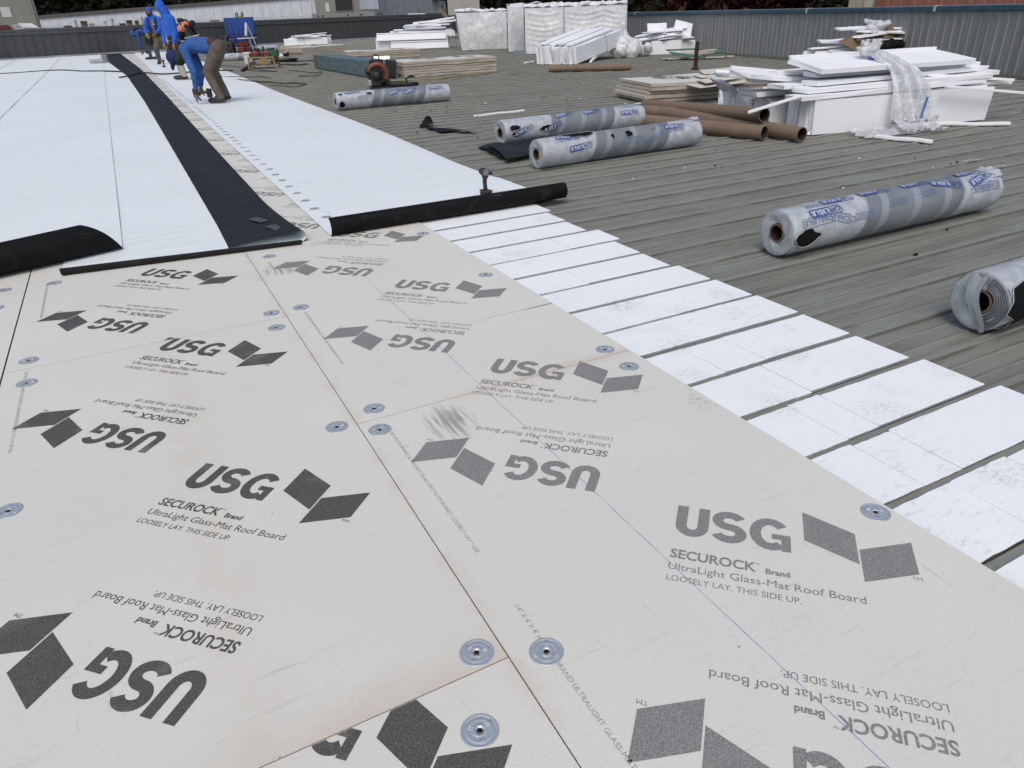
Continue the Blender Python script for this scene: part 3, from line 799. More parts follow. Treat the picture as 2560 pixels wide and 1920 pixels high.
roll((2.90, 5.03, DZ+RR), yawof((2.97, 5.15), (4.94, 5.24)), 1.98, RR, 'nearer roll of the pair beside the cardboard tubes, round black holes in its middle',
     [('C', .55, 20, False, .1), ('C', .45, 60, False, -.1), ('C', .95, 5, True, .4), ('C', 1.2, 15, True), ('C', 1.45, 25, True, .3), ('C', 1.75, 48), ('L', 1.72, 20, 4, .25), ('L', .42, 40, 3, .25), ('L', 1.55, 60, 4, .2), ('L', 1.93, 72, 5, .1)],
     [(.44, 78, .19, .05), (.82, 42, .022, .028), (1.02, 42, .05, .035), (1.33, 52, .008, .014), (1.36, 52, .008, .014)], seed=11)
roll((2.65, 11.28, DZ+RR), yawof((2.71, 11.5), (4.66, 11.47)), 1.97, RR, 'lone roll in front of the orange leaf blower, open black triangle at its left end',
     [('C', .4, 70, False, .1), ('C', .6, 25, True, .1), ('C', 1.12, 55, False, .3), ('C', 1.4, 55, False, .3), ('C', 1.85, 45), ('L', .8, 70, 3, .2), ('L', 1.8, 20, 3, .25), ('L', 1.2, 30, 4, .2)],
     [(.07, 48, .035, .014), (.55, 42, .05, .02), (.07, -20, .05, .055)], seed=14, ragged=False)
roll((3.49, 30.95, DZ+RR), -.15, 2.05, RR, 'far roll lying behind the yellow tool bench', [('C', .5, 30), ('C', 1.2, 30)], seed=17, ragged=False)
roll((4.6, 38.6, DZ+RR), .2, 2.6, RR, 'farthest roll, half hidden behind the red and black machines', [('C', .6, 30)], seed=20, ragged=False)
# ---------------------------------------------------------------- cardboard core tubes
def tube(a, b, r, label):
    a, b = Vector(a), Vector(b); L = (b-a).length
    o = thing('cardboard_tube', label, 'cardboard tube', a, 0, 'empty cardboard core tubes')
    m = MB(); M = (b-a).to_track_quat('Z', 'Y').to_matrix().to_4x4()
    m.mi = 0; m.lathe([(r-.009, 0), (r, 0), (r, L*.33), (r+.0004, L*.66), (r, L), (r-.009, L)], 28, M)
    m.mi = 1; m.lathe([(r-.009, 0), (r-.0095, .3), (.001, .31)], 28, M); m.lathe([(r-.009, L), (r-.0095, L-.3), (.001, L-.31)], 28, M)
    m.build('tube_wall', [M_CARDT, M_DARKIN], o, smooth=True, angle=.6)
    return o
T = .075; z0 = DZ+T
def gp(px, py, r=T): v = G(px, py, DZ+r); return v
def tubepx(a, b, label, r=T, dz=(0, 0)):
    A, B = G(a[0], a[1], DZ+r+dz[0]), G(b[0], b[1], DZ+r+dz[1]); return tube(A, B, r, label)
tubepx((1612, 262), (1911, 287), 'topmost brown tube, lying across the others and touching the foam bundle', dz=(.02, .15))
tubepx((1650, 280), (2005, 336), 'brown tube reaching farthest toward the camera, just in front of the foam bundle')
tubepx((1595, 300), (1911, 332), 'brown tube running behind the nearer wrapped roll')
tubepx((1610, 277), (1925, 303), 'mostly hidden brown tube between the topmost one and the two below', dz=(0, 0))
tubepx((1372, 172), (1578, 167), 'single brown tube lying alone far out on the deck')
# ---------------------------------------------------------------- black off-cuts, thin scraps, patches
m = MB()
pl = [(2.96, 6.48), (2.80, 5.50), (3.30, 5.62), (3.80, 6.45)]
def bl4(u, v):
    a = Vector(pl[0]).lerp(Vector(pl[3]), u); c = Vector(pl[1]).lerp(Vector(pl[2]), u); return a.lerp(c, v)
def fold(u, v):
    s = v*1.0; q = bl4(u, min(1, s))
    z = .012+.035*max(0, math.sin(v*PI))*(.4+.6*u)+.02*math.sin(u*6+v*2)
    if v > .85: z += .03*math.sin((v-.85)/.15*PI*.9)
    return (q.x, q.y, DZ+max(.004, z))
m.grid(fold, 20, 26, flip=True)
def fold2(u, v):
    q = bl4(u, 1-.75*v); z = .05+.022*math.sin(v*3+u*4)+.02*v
    if v < .12: q = bl4(u, 1+.05*math.sin(v/.12*PI)); z = .014+.04*v/.12
    return (q.x+.02*v, q.y, DZ+z)
m.grid(fold2, 20, 26)
o = m.build('membrane_offcut', [M_BLACK2, M_BLACK2], smooth=True); solid(o, .002)
tag(o, 'folded piece of black membrane tucked under the pair of rolls', 'membrane offcut')
m = MB()
sc = [G(1052, 318), G(1100, 332), G(1210, 333), G(1120, 322)]
m.grid(lambda u, v: tuple(sc[0].lerp(sc[1], v).lerp(sc[3].lerp(sc[2], v), u)+Vector((0, 0, .006+.02*math.sin(u*3)*v))), 14, 4)
A = G(1062, 318)
m.grid(lambda u, v: (A.x+.22*u-.05, A.y+.10*v+.08*u, DZ+.008+.10*(v*math.sin(u*2.2))**2+.02*u), 12, 8)
o = m.build('membrane_scrap', [M_BLACK, M_BLACK], smooth=True); solid(o, .002)
tag(o, 'ragged black scrap with a curled up corner, alone on the deck beside the white sheet', 'scrap')
M_STICK = foam_mat('foam_stick', 0, (.84, .85, .87))
def stick(a, b, wd, ht, label, z=0, z2=None):
    A = G(a[0], a[1], DZ+z)+Vector((0, 0, ht/2+.002)); B = G(b[0], b[1], DZ+(z if z2 is None else z2))+Vector((0, 0, ht/2+.002))
    m = MB(); n = 10; rn = random.Random(int(a[0]))
    d = (B-A); sd = Vector((-d.y, d.x, 0)).normalized()
    vs = []
    for i in range(n):
        u = i/(n-1); c = A.lerp(B, u)+Vector((0, 0, .004*math.sin(u*9+a[0])))
        w2 = wd/2*(1+rn.uniform(-.15, .15))
        for sx, sz in ((-1, -1), (1, -1), (1, 1), (-1, 1)): vs.append(c+sd*w2*sx+Vector((0, 0, sz*ht/2)))
    fs = [(0, 1, 2, 3), tuple((n-1)*4+k for k in (3, 2, 1, 0))]+[(i*4+k, (i+1)*4+k, (i+1)*4+(k+1) % 4, i*4+(k+1) % 4) for i in range(n-1) for k in range(4)]
    m.add(vs, fs)
    return tag(m.build('foam_sliver', M_STICK, bevel=.003, seg=1), label, 'foam sliver', 'loose slivers of white foam')
stick((1185, 292), (1310, 278), .05, .02, 'thin white sliver alone on the deck behind the pair of rolls')
stick((2188, 345), (2330, 358), .06, .03, 'short white sliver lying nearest in front of the big foam bundle')
stick((2337, 313), (2524, 313), .05, .03, 'long white sliver right of the plastic draped over the foam bundle')
stick((1312, 159), (1334, 156), .05, .04, 'stubby white sliver at the foot of the tied foam bundle in the middle')
stick((1476, 157), (1520, 118), .06, .05, 'white sliver leaning against the tied foam bundle in the middle', 0, .28)
M_PUTTY = simple('cream_residue', (.42, .40, .33), .9, var=.25, scale=30)
for i, (px, py, sx, sy, l) in enumerate([(2448, 404, .13, .06, 'cream smear on the deck right of the lone wrapped roll, farther of two'), (2512, 420, .13, .06, 'cream smear on the deck right of the lone wrapped roll, nearer of two'),
    (2552, 283, .12, .05, 'cream smear at the right picture edge beside the foam bundle'), (2430, 336, .12, .05, 'cream smear in front of the white sliver and plastic'),
    (1408, 197, .14, .09, 'cream smear on the deck in front of the lone brown tube, left one'), (1442, 205, .14, .08, 'cream smear on the deck in front of the lone brown tube, right one'),
    (1285, 186, .22, .1, 'pale smear on the deck right of the beige board stack'), (1150, 197, .2, .1, 'pale smear on the deck before the beige board stack')]):
    c = G(px, py); m = MB(); n = 14; rn = random.Random(i)
    hole = i < 4
    ring = [(math.cos(2*PI*k/n)*sx*rn.uniform(.8, 1.1), math.sin(2*PI*k/n)*sy*rn.uniform(.8, 1.1)) for k in range(n)]
    yr = round((c.y+.05)/PIT)*PIT-.05
    c.y = yr
    if hole:
        vs = [(c.x+x, c.y+y*.5, DZ+.003) for x, y in ring]+[(c.x+x*.5, c.y+y*.2, DZ+.003) for x, y in ring]
        m.add(vs, [(k, (k+1) % n, n+(k+1) % n, n+k) for k in range(n)])
    else: m.add([(c.x+x, c.y+y*.35, DZ+.003) for x, y in ring], [tuple(range(n))])
    tag(m.build('sealant_smear', M_PUTTY), l, 'sealant smear', 'pale sealant smears on the deck')
m = MB()                                           # fallen screws, chips and crumbs: nobody could count them
for i in range(240):
    x = random.uniform(2.4, 13); y = random.uniform(.2, 16)
    if x > 13.4+.2*(y-6.7) or x < 2.75: continue
    k = round((y+.05)/PIT); on = random.random() < .5
    yy = PIT*k-.05 if on else y
    z = (DZ if on else -.036)
    s = random.uniform(.005, .013)
    M = Matrix.Translation((x, yy, z+s*.5)) @ Euler((random.random(), random.random(), random.random()*6)).to_matrix().to_4x4()
    m.mi = 0 if random.random() < .8 else 1
    m.box(-s, s, -s*.6, s*.6, -s*.5, s*.5, M)
tag(m.build('debris', [M_SCREW, M_STICK]), 'tiny dark screws and white crumbs scattered over the metal deck', 'debris', kind='stuff')
# ---------------------------------------------------------------- cordless drivers
M_RED = simple('red_plastic', (.16, .018, .012), .4, var=.1, scale=30)
M_BLK = simple('black_rubber', (.014, .014, .015), .55, var=.1, scale=30)
M_STEEL = simple('bare_steel', (.22, .23, .24), .4, .7, .1, 30)
M_DRED = simple('dusty_dark_red', (.06, .022, .017), .6, var=.25, scale=40)
def driver(loc, rz, label, cat='impact driver', tilt=None):
    o = thing('impact_driver', label, cat, loc, rz, 'red and black cordless drivers')
    m = MB(); M = Matrix.Rotation(PI/2, 4, 'Y')
    m.lathe([(.001, -.075), (.026, -.07), (.033, -.05), (.034, -.01), (.032, .01)], 20, Matrix.Translation((0, 0, .205)) @ M)
    m.prism([(-.03, .155), (.012, .155), (.018, .18), (-.034, .18)], -.02, .02, Matrix.Rotation(PI/2, 4, 'X'))
    m.build('motor_housing', M_DRED, o, smooth=True, angle=.7)
    m = MB(); m.lathe([(.033, .008), (.032, .03), (.026, .045), (.018, .06), (.018, .066), (.012, .067)], 20, Matrix.Translation((0, 0, .205)) @ M)
    m.build('gear_nose', M_STEEL, o, smooth=True, angle=.7)
    m = MB(); m.lathe([(.013, .066), (.013, .082), (.006, .083), (.0035, .084), (.0035, .115), (.001, .116)], 12, Matrix.Translation((0, 0, .205)) @ M)
    m.build('bit_holder', M_BLK, o, smooth=True, angle=.7)
    m = MB()
    m.cap((-.012, 0, .175), .021, (-.02, 0, .11), .019, 12); m.cap((-.02, 0, .11), .018, (-.012, 0, .05), .0195, 12)
    m.build('grip', M_BLK, o, smooth=True)
    m = MB(); m.cap((.012, 0, .165), .008, (.008, 0, .14), .007, 8); m.build('trigger', M_RED, o, smooth=True)
    m = MB(); m.box(-.062, .048, -.036, .036, .03, .05); m.build('battery_mount', M_DRED, o, bevel=.008)
    m = MB(); m.box(-.058, .05, -.034, .034, 0, .029); m.build('battery', M_BLK, o, bevel=.008)
    return o
dpos = V(2.045, 4.30, .006)
d1 = driver((1.97, 4.20, .006), -1.4, 'red and black driver standing on its battery behind the long black curl'); d1.scale = (.9, .9, .9)
d2 = driver(tuple(G(410, 168, .008)), 2.6, 'driver standing on the far white sheet left of the bent man in blue')
# ---------------------------------------------------------------- backpack leaf blower
bl_o = thing('leaf_blower', 'orange and black backpack leaf blower standing behind a wrapped roll', 'leaf blower', tuple(G(948, 221)), -.3)
bl_o.scale = (1.14, 1.14, 1.14)
M_ORG = simple('orange_plastic', (.15, .042, .02), .45, var=.15, scale=20)
m = MB(); m.box(-.17, .17, -.13, .13, 0, .03); m.box(-.15, .15, .09, .13, .03, .1); m.build('base_frame', M_BLK, bl_o, bevel=.01)
m = MB(); m.box(-.13, .12, .02, .09, .03, .48); m.tube([(-.05, .06, .46), (-.06, .06, .54), (0, .06, .57), (.06, .06, .54), (.05, .06, .46)], .013, 8); m.build('back_panel', M_BLK, bl_o, bevel=.02)
m = MB(); M = Matrix.Translation((.0, -.04, .24)) @ Matrix.Rotation(PI/2, 4, 'X')
m.lathe([(.08, -.06), (.16, -.055), (.185, -.02), (.185, .02), (.16, .055), (.08, .06)], 28, M)
m.cap((.13, -.04, .14), .05, (.2, -.05, .06), .05, 12); m.build('fan_housing', M_BLK, bl_o, smooth=True, angle=.8)
m = MB(); m.tube([(.168*math.cos(t), -.085, .24+.168*math.sin(t)) for t in [math.radians(-35+14*i) for i in range(15)]], [.05]*15, 10); m.build('air_duct', M_ORG, bl_o, smooth=True)
m = MB(); m.box(-.13, .04, -.15, -.06, .05, .30); m.lathe([(.001, .09), (.06, .085), (.07, .06), (.07, 0)], 16, Matrix.Translation((-.13, -.07, .3)) @ Matrix.Rotation(-PI/2, 4, 'Y')); m.ball((-.02, -.12, .22), .09, 8)
m.build('engine', M_BLK, bl_o, bevel=.015)
m = MB(); m.box(-.20, -.10, -.14, -.02, .05, .16); m.build('fuel_tank', simple('cloudy_tank', (.30, .28, .24), .4), bl_o, bevel=.02)
m = MB()
pth = [(.19, -.05, .07), (.28, -.07, .06), (.40, -.08, .06), (.55, -.06, .05), (.72, -.02, .045)]
m.tube(pth, [.05, .048, .045, .04, .035], 12); 
for k in range(9): 
    u = k/8*2.0; i = int(min(u, 1.99)); c = Vector(pth[i]).lerp(Vector(pth[i+1]), u-i); m.lathe([(.053, -.006), (.056, 0), (.053, .006)], 14, Matrix.Translation(c) @ Matrix.Rotation(PI/2, 4, 'Y'))
m.build('hose', M_BLK, bl_o, smooth=True)
m = MB(); m.tube([(.52, -.06, .06), (.5, -.07, .15), (.58, -.07, .19), (.66, -.06, .17)], [.018, .018, .02, .016], 8); m.build('control_grip', M_BLK, bl_o, smooth=True)
m = MB(); m.box(.10, .30, .10, .22, .20, .50, Matrix.Rotation(.15, 4, 'Y')); m.build('shoulder_pad', M_BLK, bl_o, bevel=.02)
# ---------------------------------------------------------------- cords
M_CORD = simple('black_cord', (.012, .012, .014), .5)
M_CORD2 = simple('brown_cord', (.055, .04, .03), .6)
def cord(pts, r, label, mat=M_CORD, name='power_cord', z=.012):
    P = [G(x, y, z) for x, y in pts]; Q = []
    for i in range(len(P)-1):
        p0, p1, p2, p3 = P[max(i-1, 0)], P[i], P[i+1], P[min(i+2, len(P)-1)]
        for k in range(6):
            t = k/6
            Q.append(.5*((2*p1)+(-p0+p2)*t+(2*p0-5*p1+4*p2-p3)*t*t+(-p0+3*p1-3*p2+p3)*t**3))
    Q.append(P[-1])
    m = MB(); m.tube(Q, r, 6)
    return tag(m.build(name, mat, smooth=True), label, 'cord', 'cords lying about the roof')
f3 = lambda x, y: (x/3.456, y/3.456)
cord([(-30, 186), f3(0, 637), f3(200, 625), f3(460, 606), f3(600, 607), f3(700, 614), f3(900, 613), f3(1085, 620)], .022, 'thick black hose lying across the white sheets at the left', z=.03)
cord([f3(1030, 668), f3(1090, 660), f3(1160, 640), f3(1250, 628), f3(1400, 639), f3(1560, 630), f3(1720, 615), f3(1900, 607), f3(2010, 610)], .022, 'thick black hose crossing the black flap and running behind the bent man', z=.05)
z2 = lambda x, y: (500+x/3.456, y/3.456)
cord([f3(1730, 662), z2(140, 665), z2(300, 662), z2(440, 665), z2(510, 660), z2(610, 675)], .010, 'thin brown cord from behind the bent man, upper one', M_CORD2, z=.0)
cord([f3(1760, 680), z2(200, 682), z2(330, 690), z2(440, 703), z2(560, 712), z2(700, 715), z2(740, 722), z2(900, 722), z2(905, 735), z2(780, 748), z2(700, 738), z2(600, 738)], .010, 'thin brown cord looping out to a double end on the deck', M_CORD2, z=-.01)
cord([z2(330, 685), z2(420, 692), z2(520, 703), z2(620, 708), z2(720, 720), z2(800, 712), z2(900, 722)], .010, 'thin brown cord running beside the looped one', M_CORD2, z=-.01)
cord([z2(760, 610), z2(880, 615), z2(970, 628), z2(1050, 620), z2(1040, 640), z2(990, 655), z2(850, 658)], .010, 'thin dark cord at the foot of the blue steel trough', M_CORD, z=-.01)
cord([zq for zq in [(540, 163), (580, 166), (640, 170), (660, 176), (690, 178)]], .010, 'thin dark cord in front of the far roll and tool bench', M_CORD, z=-.01)
cord([(1100, 197), (1020, 200), (985, 203), (960, 208)], .012, 'yellow rope lying along the foot of the nearest board stack', simple('yellow_rope', (.28, .24, .04), .7), 'rope', z=-.01)
cord([(1100, 197), (1150, 190), (1200, 186), (1245, 180)], .012, 'yellow strap at the right foot of the nearest board stack', simple('yellow_strap', (.2, .17, .03), .7), 'rope', z=-.01)
cord([(1580, 170), (1610, 169), (1650, 166)], .012, 'yellow rod sticking out of the lone brown tube', simple('yellow_rod', (.25, .19, .06), .6), 'rod', z=DZ+.03)
# ---------------------------------------------------------------- board packs stacked on the deck
def stripes(name, a, b_, per, rough=.85):
    t = NT(name); p = t.pos(); x, y, z = t.sep(p)
    f = t.ramp(t.math('SINE', t.math('MULTIPLY', t.math('ADD', z, t.math('MULTIPLY', t.noise(p, 3, 2), .01)), 2*PI/per)), -.2, .6)
    c = t.mix(f, a, b_); c = t.mix(t.ramp(t.noise(p, 6, 4), .4, .7, 0, .3), c, mul(a, .8))
    return t.fin(c, rough, 0, .2)
M_PACK = stripes('board_edges', (.34, .30, .245), (.56, .505, .42), .0127)
M_PACKT = simple('board_face', (.58, .57, .535), .85, var=.06, scale=3)
order2 = ['top', 'second', 'third', 'fourth', 'fifth', 'sixth', 'seventh']
def pack_stack(c, rz, n, h, what, L=2.44, wd=1.22, jit=.03, mark=True, seed=1, z=None):
    rn = random.Random(seed); th = h/n; c = Vector(c)
    for k in range(n):
        o = thing('board_pack', '%s board pack of %s' % (order2[n-1-k], what), 'board pack', (c.x, c.y, DZ+th*k), rz+rn.uniform(-.008, .008), 'packs of beige boards stacked on the deck')
        dx, dy = rn.uniform(-jit, jit), rn.uniform(-jit, jit)*.6
        m = MB(); N = 13
        vs = []
        for j in range(2):
            for i in range(N):
                x = -L/2+L*i/(N-1); sag = .012*math.sin(i*.9+seed+k*.4)+.006*rn.uniform(-1, 1)
                for s in (-1, 1):
                    vs.append((x+dx+rn.uniform(-.004, .004)*(i in (0, N-1)), dy+s*wd/2+rn.uniform(-.006, .006), (0.004 if j == 0 else th-.006)+sag*(k+1)/n*.5+.002))
        A = lambda j, i, s: j*2*N+i*2+s
        fs = [(A(1, i, 0), A(1, i+1, 0), A(1, i+1, 1), A(1, i, 1)) for i in range(N-1)]
        nt = len(fs)
        fs += [(A(0, i, 0), A(0, i, 1), A(0, i+1, 1), A(0, i+1, 0)) for i in range(N-1)]
        fs += [(A(0, i, 0), A(0, i+1, 0), A(1, i+1, 0), A(1, i, 0)) for i in range(N-1)]
        fs += [(A(0, i+1, 1), A(0, i, 1), A(1, i, 1), A(1, i+1, 1)) for i in range(N-1)]
        fs += [(A(0, 0, 1), A(0, 0, 0), A(1, 0, 0), A(1, 0, 1)), (A(0, N-1, 0), A(0, N-1, 1), A(1, N-1, 1), A(1, N-1, 0))]
        m.add(vs, fs)
        b_ = m.build('boards', [M_PACK, M_PACKT], o)
        for i, f in enumerate(b_.data.polygons): f.material_index = 1 if i < nt else 0
        if k == n-1 and mark:
            for (X, Y, fl) in ((-.7, .3, False), (.35, .25, False), (-.2, .0, True), (.9, -.05, True)):
                q = bpy.data.objects.new('printed_mark', logo_d); COL.objects.link(q); q.parent = o
                q.matrix_local = Matrix.Translation((X, Y, th+.012)) @ Matrix.Rotation(-PI/4+(PI if fl else 0), 4, 'Z')
def mid(a, b_, wd, z=DZ):                # centre and turn of a stack whose near long edge runs a->b on the deck
    A, B = G(a[0], a[1], z), G(b_[0], b_[1], z); d = (B-A).normalized(); n = Vector((-d.y, d.x, 0))
    return A, d, n, math.atan2(d.y, d.x)
A, d, n, rz = mid((1010, 195), (1243, 178), 1.22)
pack_stack(A+d*1.24+n*.61, rz, 6, .35, 'the stack right beside the leaf blower', seed=3)
A, d, n, rz = mid((868, 151), (1052, 141), 1.22)
pack_stack(A+d*1.30+n*.61, rz, 5, .27, 'the low stack behind the blue steel trough', L=2.6, seed=5)
A, d, n, rz = mid((757, 137), (915, 124), 1.22)
pack_stack(A+d*1.28+n*.61, rz-.03, 4, .28, 'the farthest stack, before the small heap of foam', L=2.5, seed=8, mark=False)
Ld = Vector((.98, -.2, 0)).normalized(); Td = Vector((-Ld.y, Ld.x, 0)); YL = math.atan2(Ld.y, Ld.x)
c = Vector((6.78, 8.42, DZ))
pack_stack(c+Ld*1.22+Td*.61, YL, 5, .28, 'the stack half buried behind the brown tubes and big foam bundle', seed=13, jit=.06)
M_LBOARD = simple('loose_board', (.60, .565, .50), .85, var=.06, scale=4)
def quadslab(px, z, th, mat, name, label, cat, group=None, zs=None):
    P = [G(x, y, (zs[i] if zs else z)) for i, (x, y) in enumerate(px)]
    m = MB(); n = len(P)
    vs = [p-Vector((0, 0, th)) for p in P]+P
    m.add(vs, [tuple(range(n-1, -1, -1)), tuple(range(n, 2*n))]+[(i, (i+1) % n, n+(i+1) % n, n+i) for i in range(n)])
    o = m.build(name, mat, bevel=min(.003, th*.2), seg=1)
    return tag(o, label, cat, group)
GL = 'loose board pieces on the half buried stack'
quadslab([(1752, 193), (1730, 187), (1838, 181), (1848, 188)], .285, .012, M_LBOARD, 'loose_board', 'loose beige board piece lying lowest on the half buried stack', 'loose board', GL)
quadslab([(1760, 184), (1748, 175), (1840, 167), (1838, 180)], .31, .012, M_LBOARD, 'loose_board', 'small pale board piece topmost on the half buried stack', 'loose board', GL)
quadslab([(1765, 207), (1742, 199), (1838, 187), (1858, 192)], .27, .012, M_LBOARD, 'loose_board', 'pale board piece sliding off the half buried stack toward the foam', 'loose board', GL)
quadslab([(1750, 219), (1712, 210), (1850, 196), (1870, 204)], .22, .012, M_LBOARD, 'loose_board', 'grey board piece leaning lowest against the foam left of the big bundle', 'loose board', GL)
# ---------------------------------------------------------------- foam: bundles on edge and loose slabs
M_TWINE = simple('pale_twine', (.42, .40, .35), .8)
def foam_block(m, L, th, h, rn, x=0, y=0, z=0, rag=.012):
    n = 6; vs = []
    for i in range(n):
        u = i/(n-1)
        for sy in (0, 1):
            for sz in (0, 1):
                e = rn.uniform(-rag, rag) if i in (0, n-1) else 0
                vs.append((x+L*u+e*2, y+th*sy+rn.uniform(-.003, .003), z+h*sz+(rn.uniform(-rag, rag)*.5 if sz else 0)))
    Q = lambda i, a, b_: i*4+a*2+b_
    fs = [(Q(0, 0, 0), Q(0, 0, 1), Q(0, 1, 1), Q(0, 1, 0)), (Q(n-1, 0, 0), Q(n-1, 1, 0), Q(n-1, 1, 1), Q(n-1, 0, 1))]
    for i in range(n-1):
        fs += [(Q(i, 0, 0), Q(i+1, 0, 0), Q(i+1, 0, 1), Q(i, 0, 1)), (Q(i, 1, 1), Q(i+1, 1, 1), Q(i+1, 1, 0), Q(i, 1, 0)),
               (Q(i, 0, 1), Q(i+1, 0, 1), Q(i+1, 1, 1), Q(i, 1, 1)), (Q(i, 0, 0), Q(i, 1, 0), Q(i+1, 1, 0), Q(i+1, 0, 0))]
    m.add(vs, fs)
def bundle(loc, rz, n, L, h, label, seed, th=.056, jl=.05, jh=.03, twine=None, jag=True, rag=.012):
    rn = random.Random(seed)
    o = thing('foam_bundle', label, 'foam bundle', loc, rz, 'bundles of white foam strips')
    y = 0
    for k in range(n):
        m = MB(); t_ = th*rn.uniform(.85, 1.1)
        foam_block(m, L+rn.uniform(-.02, .02), t_, h+(rn.uniform(-jh, jh) if k else 0), rn, (rn.uniform(-jl, jl) if k else 0), y, 0, rag)
        if jag and rn.random() < .6:      # broken lip of foam at the end of a strip
            x0 = -.02; m.add([(x0, y+.005, 0.0), (x0-.03, y+t_*.5, .01), (x0, y+t_-.005, 0), (x0+.02, y+t_*.5, .045)], [(0, 1, 3), (1, 2, 3), (0, 2, 1)])
        m.build('foam_strip', M_FOAMC, o); y += t_+rn.uniform(.001, .006)
    if twine:
        for s in twine:
            m = MB(); e = .012
            m.tube([(s, -e, 0.01), (s-.02, -e, h*.5), (s-.05, -e, h+e), (s-.08, y*.5, h+e+.02), (s-.02, y+e, h+e), (s, y+e, 0.02)], .012, 6)
            m.build('twine', M_TWINE, o)
    return o, y
corner = Vector((6.28, 4.78, DZ))
bundle(corner, YL, 9, 2.40, .36, 'big foam bundle in front, plastic draped over it, nearest to the camera', 21, jl=.04)
bundle(corner+Td*.62+Ld*-.10, YL, 8, 2.3, .30, 'foam bundle behind the big one, its ragged ends toward the brown tubes', 22, jl=.09, jh=.05, rag=.02)
bundle(corner+Td*1.22+Ld*-.02, YL, 8, 2.2, .27, 'third foam bundle back, between the big bundle and the board stack', 23, jl=.12, jh=.05, rag=.025)
bundle(corner+Td*1.85+Ld*.15, YL+.03, 9, 2.2, .22, 'fourth foam bundle back, low and broken beside the half buried boards', 24, jl=.15, jh=.06, rag=.03)
def slab(p, rz, L, wd, th, label, seed, tilt=0, roll_=0, lip=False, group='loose foam slabs on the piles', name='foam_slab', mat=None):
    rn = random.Random(seed); m = MB()
    foam_block(m, L, wd, th, rn, -L/2, -wd/2, 0, .01)
    if lip: foam_block(m, L, .035, .03, rn, -L/2, wd/2-.036, th+.001, .003)
    o = m.build(name, mat or M_FOAMC, bevel=.003, seg=1)
    o.rotation_euler = (roll_, tilt, rz); o.location = p
    return tag(o, label, 'foam slab', group)
rn = random.Random(31)
BP = lambda s, t, z: corner+Ld*s+Td*t+Vector((0, 0, z))
big = [(1.05, .16, .385, .02, 2.5, .30), (1.32, .52, .38, -.03, 2.4, .32), (.75, .92, .36, .05, 2.1, .34), (1.55, .98, .375, -.05, 2.3, .3),
       (1.15, .18, .445, -.015, 2.45, .28), (.62, .55, .445, .06, 1.6, .30), (1.95, .60, .445, -.06, 1.9, .30), (1.3, 1.05, .44, .03, 2.3, .32),
       (1.28, .30, .505, .03, 2.4, .26), (1.75, .75, .505, -.09, 1.7, .28), (.55, 1.0, .50, .10, 1.5, .34), (1.3, .42, .565, -.02, 2.2, .26), (1.1, .95, .565, .02, 2.2, .30)]
nm = ['first', 'second', 'third', 'fourth', 'fifth', 'sixth', 'seventh', 'eighth', 'ninth', 'tenth', 'eleventh', 'twelfth', 'thirteenth']
for i, (s, t_, z, a, L, wd) in enumerate(big):
    slab(BP(s, t_, z), YL+a, L, wd, .05, '%s white slab counted upward in the heap on the big foam bundle' % nm[i], 40+i, rn.uniform(-.02, .02), rn.uniform(-.03, .03))
slab(BP(1.12, .42, .655), YL+.03, 2.1, .62, .055, 'topmost white slab of the big heap, a raised lip along its back', 60, .0, .13, True)
slab(BP(-.02, .85, .53), YL+.1, .95, .40, .05, 'tilted white slab at the left end of the big heap, over the brown tubes', 61, .12, .1, True)
slab(BP(.18, 1.35, .50), YL-.1, 1.1, .40, .05, 'white slab lying on the third bundle, left of the big heap', 62, .05, -.05, True)
slab(BP(-.05, 1.75, .33), YL+.5, .5, .36, .04, 'short broken slab leaning beside the half buried board stack', 63, .5, .3)
slab(BP(.02, 1.35, .20), YL+1.2, .42, .30, .04, 'curved bright slab standing on end behind the topmost brown tube', 64, 1.15, .2)
for i, (a, b_, z0_, z1_, l) in enumerate([((2318, 187), (2533, 200), .50, .40, 'upper white sliver jutting right out of the big heap'), ((2318, 208), (2526, 207), .42, .36, 'middle white sliver jutting right out of the big heap'),
    ((2365, 216), (2580, 234), .40, .25, 'lowest and longest white sliver jutting right out of the big heap'), ((1870, 281), (2002, 240), .10, .36, 'white sliver leaning from the topmost brown tube up to the bundle')]):
    A = G(a[0], a[1], z0_); B = G(b_[0], b_[1], z1_)
    if i == 3: A, B = atY(1870, 281, 5.15), atY(2002, 240, 4.78)
    m = MB(); m.bar(A, B, .05, .03)
    tag(m.build('foam_sliver', M_STICK, bevel=.004, seg=1), l, 'foam sliver', 'loose slivers of white foam')
